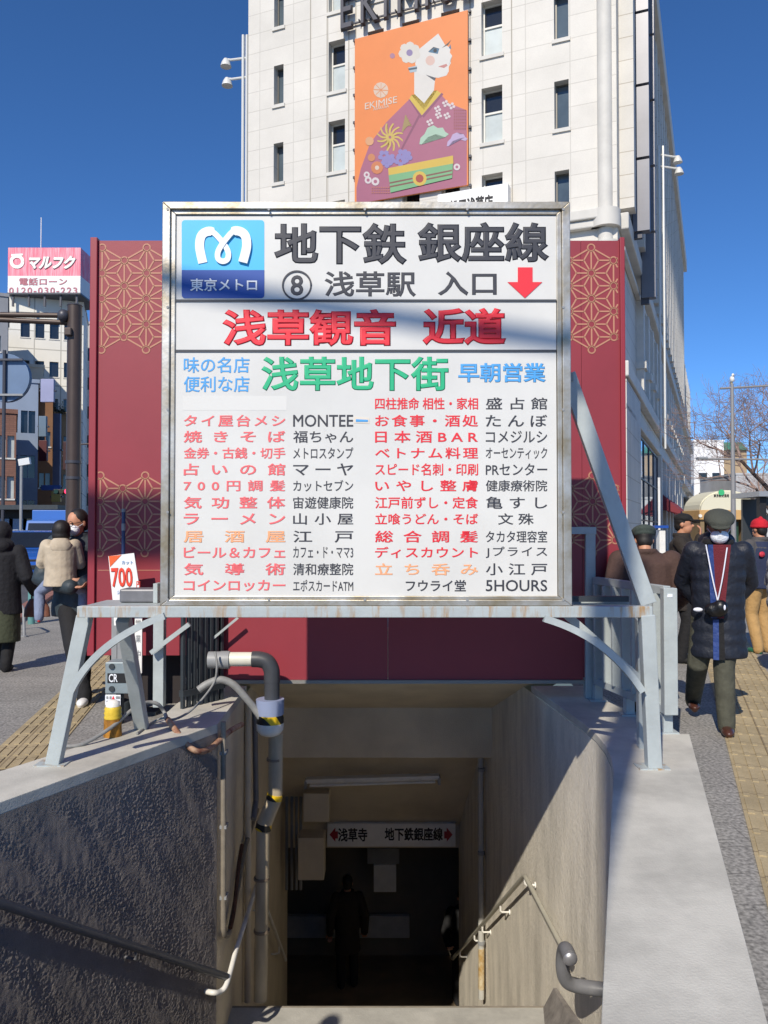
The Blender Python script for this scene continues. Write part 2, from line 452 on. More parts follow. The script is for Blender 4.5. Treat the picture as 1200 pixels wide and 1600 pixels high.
# corridor: a dark cross passage at the bottom
def room(name, a, b, m, skip=()):
    mb = MB(); x0, y0, z0 = a; x1, y1, z1 = b
    fs = {'l': [(x0, y0, z0), (x0, y1, z0), (x0, y1, z1), (x0, y0, z1)], 'r': [(x1, y0, z0), (x1, y1, z0), (x1, y1, z1), (x1, y0, z1)],
          'b': [(x0, y1, z0), (x1, y1, z0), (x1, y1, z1), (x0, y1, z1)], 't': [(x0, y0, z1), (x1, y0, z1), (x1, y1, z1), (x0, y1, z1)]}
    for k, f in fs.items():
        if k not in skip: mb.face(f)
    return mb.build(name, m)
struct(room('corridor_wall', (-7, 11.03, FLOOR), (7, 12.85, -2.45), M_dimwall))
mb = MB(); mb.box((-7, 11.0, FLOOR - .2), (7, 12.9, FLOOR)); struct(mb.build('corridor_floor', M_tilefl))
mb = MB(); mb.box((-7, 11.03, FLOOR), (-1.33, 11.13, -2.4)); mb.box((1.03, 11.03, FLOOR), (7, 11.13, -2.4)); mb.box((-1.33, 11.03, -2.81), (1.03, 11.13, -2.4))
struct(mb.build('corridor_front_wall', M_soffit))

# -------- fittings in the stairway
M_white = mat('white_enamel', '#e6e4dc', 0.4, var=0.12, vscale=6)
M_grey = mat('grey_plastic', '#8f9192', 0.5, var=.12, vscale=8)
t = thing('ceiling_lamp', 'unlit white twin tube lamp under the stair ceiling', 'lamp', P(582, 1218, 9.9))
a, b = P(478, 1219, 9.8), P(686, 1213, 9.8)
mb = MB(); mb.bar(a, b, .13, .05); mb.build('lamp_body', M_white, t, bevel=.006)
for s in (-1, 1):
    mb = MB(); mb.tube([a + Vector((.05, s * .045, -.055)), b + Vector((-.05, s * .045, -.055))], .016, 8); mb.build('lamp_tube', M_white, t, smooth=40)
    mb = MB()
for q in (a, b):
    mb = MB(); mb.box(q + Vector((-.015, -.08, -.08)), q + Vector((.015, .08, .0))); mb.build('end_cap', M_grey, t)

t = thing('direction_sign', 'white sign with red arrows and black letters above the dark doorway', 'sign', P(612, 1305, 10.98))
a, b = P(511, 1323, 10.9), P(712, 1287, 10.9)
mb = MB(); mb.box((a.x, 10.9, a.z), (b.x, 11.0, b.z)); mb.build('panel', mat('sign_white', '#e9e7e0', .5, var=.08), t, bevel=.006)
M_ink = mat('black_lettering', '#17181b', .6); M_red = mat('red_lettering', '#d5202f', .5); M_dkred = mat('deep_red_paint', '#a01f2c', .5)
ptext('浅草寺', M_ink, t, 528, 1294, 574, 1315, 10.9, off=.03)
ptext('地下鉄銀座線', M_ink, t, 601, 1293, 692, 1314, 10.9, off=.03)
def flat(pts, Y, m, parent, name, th=.004):
    mb = MB(); mb.prism(Vector((0, 0, 0)), X, Z, -Yv, [(P(x, y, Y).x, P(x, y, Y).z) for x, y in pts], -Y, -Y + th)
    return mb.build(name, m, parent)
for q in ([(515, 1304), (524, 1293), (524, 1299), (528, 1299), (528, 1310), (524, 1310), (524, 1315)], [(707, 1304), (698, 1293), (698, 1299), (694, 1299), (694, 1310), (698, 1310), (698, 1315)]):
    flat(q, 10.9, M_dkred, t, 'arrow')

t = thing('notice_board', 'pale notice board hanging in the dark corridor', 'board', P(597, 1360, 12.2))
a, b = P(574, 1350, 12.2), P(624, 1326, 12.2)
mb = MB(); mb.box((a.x, 12.2, a.z), (b.x, 12.3, b.z)); mb.build('upper_panel', M_grey, t, bevel=.005)
a, b = P(584, 1394, 12.25), P(619, 1351, 12.25)
mb = MB(); mb.box((a.x, 12.25, a.z), (b.x, 12.3, b.z)); mb.build('lower_panel', M_white, t, bevel=.005)
mb = MB()
for x in (590, 612): mb.bar(P(x, 1326, 12.25), P(x, 1280, 12.25) + Vector((0, 0, .2)), .02, .02)
mb.build('hanger', M_grey, t)
mb = MB(); a, b = P(448, 1466, 12.7), P(640, 1432, 12.7); mb.box((a.x - .4, 12.7, a.z), (b.x, 12.8, b.z))
tag(mb.build('bench', mat('bench_panel', '#b9b8b4', .5, var=.1), bevel=.01), 'low pale bench along the back of the dark corridor', 'bench')
t = thing('switch_box', 'cream electrical boxes on pipes left of the stair ceiling', 'electrical box', P(490, 1270, 9.6))
for (x0, y0, x1, y1) in ((476, 1232, 516, 1276), (468, 1300, 508, 1365)):
    a, b = P(x0, y1, 10.3), P(x1, y0, 10.3); mb = MB(); mb.box((a.x, 10.1, a.z), (b.x, 10.4, b.z)); mb.build('box', M_soffit, t, bevel=.01)
mb = MB()
for x in (448, 456, 463, 470): mb.tube([P(x, 1225, 10.45), P(x, 1390, 10.45)], .02, 6)
mb.build('conduit', M_grey, t, smooth=40)

# downpipe on the right wall
def wallR(y): return at_y(RW, y)
def onR(px, py, off):   # point in front of the right far wall (5.95..11.03), seen at px, py
    a, b = RW[-2], RW[-1]; u = (px - 600) / FPX
    s = (b.x - a.x) / (b.y - a.y)
    Y = (a.x - s * a.y - off) / (u - s)
    return P(px, py, Y)
def onL(px, py, off):
    u = (px - 600) / FPX
    for a, b in ((LW[0], LW[1]), (LW[2], LW[3])):
        s = (b.x - a.x) / (b.y - a.y)
        Y = (a.x - s * a.y + off) / (u - s)
        if a.y - .5 <= Y <= b.y + .05: return P(px, py, Y)
    return P(px, py, Y)
M_pipe = mat('painted_pipe', '#b8b7b0', .45, var=.18, vscale=5, stretch=(1, 1, .4))
M_rust = mat('rusty_paint', '#b5a98c', .7, var=.6, dark='#a5813f', vscale=14)
t = thing('drain_pipe', 'grey drain pipe with yellow rust running down the right stair wall', 'pipe', onR(752, 1555, .06))
mb = MB(); mb.tube([onR(751, 1178, .05), onR(752, 1560, .05)], .034, 12); mb.build('pipe', M_pipe, t, smooth=40)
mb = MB(); mb.tube([onR(752, 1482, .05), onR(752, 1545, .05)], .0355, 12); mb.build('rust_patch', M_rust, t, smooth=40)
mb = MB()
for y in (1200, 1330, 1470): mb.tube([onR(752, y, .05), onR(752, y + 5, .05)], .042, 12)
mb.build('pipe_clip', M_grey, t, smooth=40)

# handrail on the right wall
M_rail = mat('beige_rail', '#a7a394', .35, var=.06); M_dkrail = mat('dark_grey_rail', '#737477', .42, var=.1, vscale=9, bump=.05)
t = thing('handrail', 'pale handrail with white brackets on the sunlit right wall', 'handrail', onR(820, 1368, .08))
A, B, Cc = onR(888, 1498, .09), onR(820, 1368, .09), onR(702, 1488, .09)
Cc = Vector((1.03 - .09, 11.1, Cc.z))
mb = MB(); mb.tube([A, B + (A - B) * .06, B + (A - B) * .015, B + (Cc - B) * .015, B + (Cc - B) * .05, Cc], .021, 12); mb.build('rail', M_rail, t, smooth=50)
for x, y in ((822, 1385), (781, 1415), (752, 1443), (740, 1450), (718, 1478)):
    tt = 0
    u = (x - 600) / FPX
    best = min(((abs(((B + (Cc - B) * k / 60).x / (B + (Cc - B) * k / 60).y) - u), k) for k in range(61)))[1]
    q = B + (Cc - B) * best / 60
    mb = MB(); mb.tube([q, q + Vector((0, 0, -.07)), q + Vector((.015, 0, -.085)), q + Vector((.10, 0, -.085))], .011, 8)
    mb.tube([q + Vector((.085, 0, -.085)), q + Vector((.097, 0, -.085))], .028, 10); mb.build('bracket', M_white, t, smooth=50)
t = thing('handrail', 'dark grey rail end with round cap curving out of the right wall', 'handrail', P(890, 1495, 5.3))
p0 = P(890, 1496, 5.15); pts = [p0 + Vector((0, -.02, 0)), p0 + Vector((0, .10, -.0)), p0 + Vector((0, .17, -.06)), p0 + Vector((.0, .20, -.17)), p0 + Vector((.03, .22, -.27)), p0 + Vector((.12, .23, -.31)), p0 + Vector((.30, .2, -.32)), p0 + Vector((.5, .1, -.30))]
def spline(pts, k=6):
    pts = [Vector(p) for p in pts]; out = []
    for i in range(len(pts) - 1):
        p0_, p1_, p2_, p3_ = pts[max(i - 1, 0)], pts[i], pts[i + 1], pts[min(i + 2, len(pts) - 1)]
        for j in range(k):
            s = j / k
            out.append(0.5 * ((2 * p1_) + (p2_ - p0_) * s + (2 * p0_ - 5 * p1_ + 4 * p2_ - p3_) * s * s + (3 * p1_ - p0_ - 3 * p2_ + p3_) * s ** 3))
    out.append(pts[-1]); return out
mb = MB(); mb.tube(spline(pts), .046, 16); o = mb.build('rail', M_dkrail, t, smooth=50)
mb = MB(); mb.ell(pts[0] + Vector((0, .01, 0)), (.047, .03, .047)); mb.build('end_cap', mat('brushed_steel', '#b4b5b8', .35, .7), t, smooth=60)

# handrail on the left wall
M_drail = mat('charcoal_rail', '#55575a', .42, var=.12, vscale=9)
t = thing('handrail', 'dark grey handrail slanting down along the rough left wall', 'handrail', onL(200, 1475, .07))
A, B = onL(-10, 1408, .075), onL(353, 1526, .075)
A2 = A + (A - B) * .7
mb = MB(); mb.tube([A2, B], .026, 14); mb.build('rail', M_drail, t, smooth=50)
for k in (.15, .72):
    q = A2.lerp(B, k); w_ = Vector((-nrm.x, -nrm.y, 0)) * .10
    mb = MB(); mb.tube([q, q + Vector((0, 0, -.07)), q + w_ + Vector((0, 0, -.08))], .010, 8); mb.build('bracket', M_dkrail, t, smooth=50)
t = thing('handrail', 'thin pale handrail with bright bent end low on the left wall', 'handrail', onL(360, 1510, .07))
q = [onL(322, 1549, .012), onL(334, 1551, .09), onL(345, 1549, .10), onL(355, 1535, .10), onL(368, 1487, .09), onL(402, 1380, .09), onL(446, 1500, .09)]
mb = MB(); mb.tube(spline(q[:5], 5) + [q[5] + (q[4] - q[5]) * .05, q[5] + (q[6] - q[5]) * .05, q[6]], .019, 12); mb.build('rail', M_white, t, smooth=50)
for x in (410, 436):
    a = onL(x, 1380 + (x - 402) * 2.7 + 8, .09); mb = MB(); mb.tube([a, a + Vector((0, 0, -.07)), a + Vector((-.09, 0, -.08))], .010, 8); mb.build('bracket', M_white, t, smooth=50)
# ================================================================ THE STATION SIGN AND ITS FRAME
SY = 4.80                                     # plane of the sign face
M_alu = mat('aluminium_frame', '#b9b7b0', 0.42, 0.75, var=.3, dark='#9c9078', vscale=5, bump=.06, bscale=40)
M_acry = mat('white_acrylic', '#d6d5cf', 0.28, var=.07, vscale=1.6)
M_steel = mat('pale_blue_paint', '#abb3b3', 0.45, var=.10, vscale=7, bump=.08, bscale=50)
M_steelrust = None
M_black = mat('charcoal_lettering', '#34363e', .55)
M_r1 = mat('bright_red_lettering', '#e02a38', .5); M_r2 = mat('faded_red_lettering', '#e8686c', .55)
M_or = mat('faded_orange_lettering', '#f0a878', .55); M_bl = mat('blue_lettering', '#4a9ddb', .5); M_gr = mat('green_lettering', '#22b07c', .5)
M_ltblue = mat('sky_blue_film', '#3fb4e8', .4); M_navy = mat('navy_film', '#1e4a9c', .4); M_cut = mat('section_line', '#3c4046', .5)
t = thing('station_sign', 'large white sign in aluminium frame listing shops in red and black letters', 'sign', P(571, 946, SY))
sign = t
o0, o1 = P(252, 946, SY), P(889, 318, SY); i0, i1 = P(272, 931, SY), P(869, 336, SY)
SD = 0.30                                    # cabinet depth
# frame: four stepped profiles, mitred
def frame_side(a, b, c, d, name):
    mb = MB()
    for (k0, k1, y0) in ((0, .62, SY - .03), (.62, 1.0, SY - .012)):
        q = [a.lerp(d, k0), b.lerp(c, k0), b.lerp(c, k1), a.lerp(d, k1)]
        mb.hexa([Vector((p.x, y0, p.z)) for p in q] + [Vector((p.x, SY + SD if k0 == 0 else SY + .05, p.z)) for p in q])
    return mb.build(name, M_alu, t, bevel=.004)
oc = [Vector((o0.x, 0, o0.z)), Vector((o1.x, 0, o0.z)), Vector((o1.x, 0, o1.z)), Vector((o0.x, 0, o1.z))]
ic = [Vector((i0.x, 0, i0.z)), Vector((i1.x, 0, i0.z)), Vector((i1.x, 0, i1.z)), Vector((i0.x, 0, i1.z))]
for k, nm in enumerate(('bottom_frame', 'side_frame', 'top_frame', 'side_frame')):
    frame_side(oc[k], oc[(k + 1) % 4], ic[(k + 1) % 4], ic[k], nm)
ys = [931, 548.5, 470, 336]
for k in range(3):
    a, b = P(272, ys[k], SY), P(869, ys[k + 1], SY)
    mb = MB(); mb.box((a.x, SY, a.z), (b.x, SY + .03, b.z - .004)); mb.build('panel', M_acry, t)
for y in ys[1:3]:
    a = P(272, y, SY); b = P(869, y - .5, SY); mb = MB(); mb.box((a.x, SY - .006, a.z - .007), (b.x, SY - .001, a.z + .007)); mb.build('section_line', M_cut, t)
mb = MB(); mb.box((i0.x - .03, SY + SD - .02, i0.z - .03), (i1.x + .03, SY + SD - .004, i1.z + .03)); mb.build('back_panel', mat('back_sheet', '#8b8f92', .5, var=.1), t)
# metro emblem panel
def rrect(x0, y0, x1, y1, r):
    out = []
    for cx, cy, s in ((x1 - r, y0 + r, -90), (x1 - r, y1 - r, 0), (x0 + r, y1 - r, 90), (x0 + r, y0 + r, 180)):
        for k in range(5): a = R(s + 22.5 * k); out.append((cx + r * math.cos(a), cy + r * math.sin(a)))
    return out
flat(rrect(284, 344, 413, 466, 5), SY, M_ltblue, t, 'emblem_panel', .0015)
flat([(284, 422), (413, 422)] + [p for p in rrect(284, 344, 413, 466, 5) if p[1] > 440], SY - .002, M_navy, t, 'emblem_base', .001)
M_mark = mat('white_film', '#e9edf0', .4)
def stroke(pts, wd, m, parent, name, Y, th=.003):   # ribbon along a picture polyline
    pts = [Vector((p[0], p[1])) for p in pts]; L_, R_ = [], []
    for i, p in enumerate(pts):
        d = (pts[min(i + 1, len(pts) - 1)] - pts[max(i - 1, 0)]).normalized(); n_ = Vector((-d.y, d.x)) * (wd[i] if isinstance(wd, list) else wd) / 2
        L_.append(p + n_); R_.append(p - n_)
    mb = MB()
    for i in range(len(pts) - 1):
        mb.prism(Vector((0, 0, 0)), X, Z, -Yv, [(P(q.x, q.y, Y).x, P(q.x, q.y, Y).z) for q in (L_[i], L_[i + 1], R_[i + 1], R_[i])], -Y, -Y + th + .00012 * i)
    return mb.build(name, m, parent)
def sp2(pts, k=7): return [(p.x, p.y) for p in spline([(a, b, 0) for a, b in pts], k)]
# heart-shaped M: two legs joined by a loop
Mp = sp2([(317, 411), (312, 385), (316, 367), (330, 362), (344, 374), (356, 392), (356, 405), (348, 409), (341, 404), (342, 392), (354, 374), (367, 362), (382, 367), (386, 385), (380, 411)], 8)
stroke(Mp, [14 if (i < 26 or i > len(Mp) - 27) else 8.5 for i in range(len(Mp))], M_mark, t, 'emblem_mark', SY - .0035)
ptext('東京メトロ', M_mark, t, 297, 435, 402, 455, SY - .005, off=.02)
ptext('地下鉄', M_black, t, 428, 348, 636, 414, SY, off=.035); ptext('銀座線', M_black, t, 652, 347, 858, 411, SY, off=.035)
ptext('浅草駅', M_black, t, 507, 424, 650, 464, SY, off=.02); ptext('入口', M_black, t, 684, 424, 776, 462, SY, off=.02)
ring = [(464 + 22 * math.cos(R(a)), 446 + 22 * math.sin(R(a))) for a in range(0, 361, 10)]
stroke(ring, 2.6, M_black, t, 'number_ring', SY)
ptext('8', M_black, t, 454, 430, 474, 462, SY, off=.02)
flat([(809, 418), (832, 418), (832, 441), (847, 441), (820, 466), (793, 441), (809, 441)], SY, M_r1, t, 'arrow')
ptext('浅草観音', M_r1, t, 347, 483, 619, 542, SY, off=.04); ptext('近道', M_r1, t, 660, 481, 791, 540, SY, off=.04)
ptext('味の名店', M_bl, t, 287, 558, 390, 583, SY, off=.015); ptext('便利な店', M_bl, t, 287, 588, 390, 613, SY, off=.015)
ptext('浅草地下街', M_gr, t, 408, 557, 701, 611, SY, off=.03); ptext('早朝営業', M_bl, t, 716, 567, 853, 598, SY, off=.03)
rows = [  # y0, y1, left red, left black, right red, right black
    (621, 640, None, None, '四柱推命 相性・家相', '盛占館'), (648, 667, 'タイ屋台メシ', 'MONTEE', 'お食事・酒処', 'たんぼ'),
    (673, 692, '焼きそば', '福ちゃん', '日本酒BAR', 'コメジルシ'), (699, 717, '金券・古銭・切手', 'メトロスタンプ', 'ベトナム料理', 'オーセンティック'),
    (724, 743, '占いの館', 'マーヤ', 'スピード名刺・印刷', 'PRセンター'), (750, 768, '700円調髪', 'カットセブン', 'いやし整膚', '健康療術院'),
    (776, 795, '気功整体', '宙遊健康院', '江戸前ずし・定食', '亀すし'), (802, 820, 'ラーメン', '山小屋', '立喰うどん・そば', '文殊'),
    (829, 848, '居酒屋', '江戸', '総合調髪', 'タカタ理容室'), (854, 872, 'ビール＆カフェ', 'カフェ・ド・ママ3', 'ディスカウント', 'Jプライス'),
    (880, 899, '気導術', '清和療整院', '立ち呑み', '小江戸'), (906, 924, 'コインロッカー', 'エポスカードATM', 'フウライ堂', '5HOURS')]
for y0, y1, a, b, c, d in rows:
    if a: ptext(a, M_or if a == '居酒屋' else M_r2, t, 287, y0, 446, y1, SY, off=.022)
    if b: ptext(b, M_black, t, 458, y0, 552, y1, SY, off=.012)
    ptext(c, M_black if c == 'フウライ堂' else M_or if c == '立ち呑み' else M_r1, t, 634 if c == 'フウライ堂' else 586, y0, 728 if c == 'フウライ堂' else 747, y1, SY, off=.018)
    ptext(d, M_black, t, 778 if d == '文殊' else 759, y0, 834 if d == '文殊' else 855, y1, SY, off=.012)
flat([(553, 651), (577, 653), (577, 662), (553, 661)], SY, mat('sticker_cream', '#d9cfc0', .6), t, 'sticker', .002)
flat([(556, 655), (575, 656), (575, 659), (556, 659)], SY - .003, M_bl, t, 'sticker_band', .001)

flat([(286, 619), (448, 619), (448, 641), (286, 641)], SY, mat('newer_white_strip', '#d7d6d0', .35), t, 'blank_strip', .0008)
mb = MB()
for px, py in ((262, 327), (262, 480), (262, 640), (262, 800), (262, 937), (880, 327), (880, 480), (880, 640), (880, 800), (880, 937), (420, 937), (570, 937), (730, 937), (420, 327), (570, 327), (730, 327)):
    q = P(px, py, SY - .03); mb.tube([q, q - Yv * .004], .008, 8)
mb.build('frame_screw', M_grey, t)
# ---- rust streaked paint for the beam
def rust_mat():
    m = mat('pale_blue_paint_rusting', '#abb3b3', 0.5, var=.10, vscale=7, bump=.08, bscale=50)
    n, l = m.node_tree.nodes, m.node_tree.links; b = n['Principled BSDF']
    src = b.inputs['Base Color'].links[0].from_socket
    tc = n.new('ShaderNodeTexCoord'); mp = n.new('ShaderNodeMapping'); mp.inputs['Scale'].default_value = (9, 9, 1.2)
    nz = n.new('ShaderNodeTexNoise'); nz.inputs['Scale'].default_value = 2.2; nz.inputs['Detail'].default_value = 5; nz.inputs['Roughness'].default_value = .7
    l.new(tc.outputs['Object'], mp.inputs[0]); l.new(mp.outputs[0], nz.inputs[0])
    r = n.new('ShaderNodeMapRange'); r.inputs['From Min'].default_value = .50; r.inputs['From Max'].default_value = .70; l.new(nz.outputs['Fac'], r.inputs['Value'])
    mx = n.new('ShaderNodeMix'); mx.data_type = 'RGBA'; l.new(r.outputs[0], mx.inputs[0]); l.new(src, mx.inputs[6]); mx.inputs[7].default_value = (*lin('#a07a45'), 1)
    l.new(mx.outputs[2], b.inputs['Base Color']); return m
M_rusting = rust_mat()

# ---- the frame carrying the sign
t = thing('sign_frame', 'pale blue steel frame with rust streaks and curved braces under the sign', 'frame', (-.2, SY, LZ))
FY = SY - .04
bl, br = P(120, 953, FY), P(1020, 957, FY)
mb = MB(); mb.box((bl.x, FY, P(0, 965, FY).z), (br.x, FY + .075, P(0, 947.5, FY).z)); mb.build('front_beam', M_rusting, t, bevel=.004)
def leg(top, foot, wd=.085, m=M_steel, name='leg'):
    mb = MB(); mb.bar(top, foot, wd, .075, up=(0, 1, 0)); o = mb.build(name, m, t, bevel=.005)
    mb = MB(); f = Vector(foot); mb.box(f + Vector((-.10, -.06, 0)), f + Vector((.085, .07, .008))); mb.build('foot_plate', M_rusting, t)
    return o
fl, fr = G(84, 1194, LZ), G(1021, 1199, LZ)
leg(P(133, 962, fl.y + .0), fl); leg(P(1010, 960, FY + .03), fr)
def arc(p0, p1, p2, name='brace', wd=.04, seg=14):
    p0, p1, p2 = Vector(p0), Vector(p1), Vector(p2); mb = MB(); pts = [(p0 * (1 - s) ** 2 + p1 * 2 * s * (1 - s) + p2 * s * s) for s in [k / seg for k in range(seg + 1)]]
    rings = []
    for i, q in enumerate(pts):
        d = (pts[min(i + 1, seg)] - pts[max(i - 1, 0)]).normalized(); nn_ = Vector((-d.z, 0, d.x)) * wd / 2
        rings.append([mb.bm.verts.new(q + a_ * nn_ + Yv * b_ * .025) for a_, b_ in ((-1, -1), (1, -1), (1, 1), (-1, 1))])
    for A_, B_ in zip(rings, rings[1:]):
        for k in range(4): mb.bm.faces.new((A_[k], A_[(k + 1) % 4], B_[(k + 1) % 4], B_[k]))
    mb.bm.faces.new(rings[0]); mb.bm.faces.new(rings[-1][::-1])
    return mb.build(name, M_steel, t)
arc(P(112, 1080, FY), P(150, 1000, FY), P(258, 962, FY)); arc(P(1003, 1080, FY), P(950, 995, FY), P(850, 966, FY))
# rear stays leaning back to the ledge, top shelf and brackets
rl, rr = G(222, 1138, LZ), G(1004, 1168, LZ)
mb = MB(); mb.bar(P(193, 966, FY + .42), rl, .085, .075, up=(0, 1, 0)); mb.build('rear_leg', M_steel, t, bevel=.005)
mb = MB(); mb.bar(P(1001, 966, FY + .30), rr, .06, .06, up=(0, 1, 0)); mb.build('rear_leg', M_steel, t, bevel=.005)
zt = P(0, 947.5, FY).z
mb = MB(); mb.box((bl.x + .02, FY + .075, zt - .02), (P(250, 0, FY).x, FY + .46, zt - .002)); mb.build('shelf', M_steel, t)
mb = MB(); mb.box((P(893, 0, FY).x, FY + .40, zt - .03), (br.x - .02, FY + .46, zt - .002)); mb.build('shelf', M_steel, t)
mb = MB(); mb.box((P(893, 0, FY).x, FY + .30, zt + .0), (P(1000, 0, FY).x, FY + .34, zt + .035)); mb.build('cross_bar', mat('dark_iron', '#3c4146', .5, .3), t)
mb = MB(); mb.box((bl.x + .02, FY + .38, zt - .09), (br.x - .02, FY + .46, zt - .02)); mb.build('rear_beam', M_steel, t)
# strut from the upper back of the sign down to the right end of the beam
mb = MB(); mb.bar(P(886, 585, SY + .28), P(1012, 944, SY + .2), .10, .05, up=(0, 1, 0)); mb.build('strut', M_steel, t, bevel=.004)
mb = MB(); mb.box(P(884, 598, SY + .3), P(896, 582, SY + .24)); mb.build('bracket', M_grey, t)
# back frame standing on the ledges behind the sign
yb = 6.35
pr, pl_ = G(921, 1090, LZ), G(249, 1104, LZ)
mb = MB(); mb.bar(Vector((pr.x, pr.y, LZ)), P(921, 826, pr.y), .085, .085, up=(0, 1, 0)); mb.build('rear_post', M_steel, t, bevel=.005)
mb = MB(); mb.bar(Vector((pl_.x, pl_.y, LZ)), P(250, 940, pl_.y), .085, .085, up=(0, 1, 0)); mb.build('rear_post', M_steel, t, bevel=.005)
a = P(921, 829, pr.y); mb = MB(); mb.bar(a + Vector((.045, 0, 0)), P(560, 829, pr.y), .10, .06, up=(0, 0, 1)); mb.build('rear_cross_bar', M_steel, t)
mb = MB(); mb.bar(P(236, 1020, pl_.y - .1), P(296, 975, pl_.y - .1), .035, .035, up=(0, 1, 0)); mb.bar(P(330, 1000, pl_.y + .2), P(372, 965, pl_.y + .2), .02, .02, up=(0, 1, 0)); mb.build('tie_bar', M_steel, t)
mb = MB(); mb.bar(P(884, 960, FY + .35), P(1000, 1062, FY + .35), .05, .05, up=(0, 1, 0)); mb.build('brace', M_steel, t)
# small boxes on the shelf
t = thing('ballast_box', 'small grey metal box lying on the left shelf beside the sign', 'box', P(215, 938, SY + .25))
a, b = P(186, 944, SY + .2), P(243, 927, SY + .2)
mb = MB(); mb.box((a.x, SY + .2, zt), (b.x, SY + .36, zt + .085)); mb.build('body', mat('dull_grey_metal', '#77777a', .5, .3, var=.2, vscale=9), t, bevel=.012)
mb = MB(); mb.box((b.x - .012, SY + .19, zt), (b.x + .014, SY + .3, zt + .12)); mb.build('end_plate', M_steel, t)
mb = MB(); mb.tube([(b.x + .02, SY + .25, zt + .1), (b.x + .035, SY + .26, zt + .17), (b.x + .05, SY + .28, zt + .28)], .008, 6); mb.build('cable', M_grey, t, smooth=40)

# ================================================================ RED HOARDING BEHIND
HY = 6.85
M_hoard = mat('crimson_panel', '#8d303a', 0.5, var=.10, vscale=.9, fine=.03, bump=.02, bscale=30)
M_gold = mat('salmon_line', '#b88267', .55)
t = thing('hoarding', 'tall crimson hoarding with pale star lattice round the stair entrance', 'hoarding', (P(560, 0, HY).x, HY, .1))
hx0, hx1 = P(146, 0, HY).x, P(972, 0, HY).x; hz1 = P(0, 376, HY).z
za = P(0, 1024, HY).z; zc = P(0, 1062, HY).z
xm0, xm1 = P(352, 0, HY).x, P(905, 0, HY).x
pan = [(hx0 + .07, (hx0 + .07) + (hx1 - hx0 - .14) / 6)]
n = 6; xs = [hx0 + .06 + (hx1 - hx0 - .12) * k / n for k in range(n + 1)]
mids = [xm0, P(606, 0, HY).x, xm1]
mb = MB()   # left, centre, right sheets
mb.box((hx0 + .06, HY, za), (xm0, HY + .06, hz1)); mb.build('panel', M_hoard, t)
mb = MB(); mb.box((xm0 + .003, HY, zc), (mids[1] - .003, HY + .06, hz1)); mb.build('panel', M_hoard, t)
mb = MB(); mb.box((mids[1] + .003, HY, zc), (xm1, HY + .06, hz1)); mb.build('panel', M_hoard, t)
mb = MB(); mb.box((xm1 + .003, HY, zc + .02), (hx1 - .04, HY + .06, hz1)); mb.build('panel', M_hoard, t)
for x0, x1, zz in ((hx0, hx0 + .06, za), (hx1 - .04, hx1, zc + .02)):
    mb = MB(); mb.box((x0, HY - .03, zz), (x1, HY + .09, hz1 + .02)); mb.build('corner_trim', mat('dark_crimson_trim', '#8f2a36', .5), t, bevel=.005)
for x0, zz in ((hx0, za), (hx1, za)):   # sides and back of the box
    mb = MB(); mb.box((x0 if x0 < 0 else x0 - .06, HY + .09, zz), (x0 + .06 if x0 < 0 else x0, HY + 3.0, hz1)); mb.build('side_panel', M_hoard, t)
mb = MB(); mb.box((hx0 + .06, HY + .06, hz1 - .1), (hx1 - .06, HY + 3.0, hz1 - .04)); mb.build('roof', M_hoard, t)
mb = MB(); mb.box((xm0 - .35, HY - .02, zc - .03), (hx1 - .3, HY + .1, zc - .002)); mb.build('sill', mat('sill_metal', '#8c8a85', .5, .3), t)
mb = MB(); mb.box((hx0 + .1, HY + .25, 0), (-1.75, HY + 2.9, za + .05)); mb.build('plinth', mat('dark_plinth', '#2a2424', .8), t)
mb = MB(); mb.box((hx0 + .08, HY - .002, P(0, 891.5, HY).z), (xm0, HY, P(0, 890.5, HY).z)); mb.build('joint', M_gold, t)
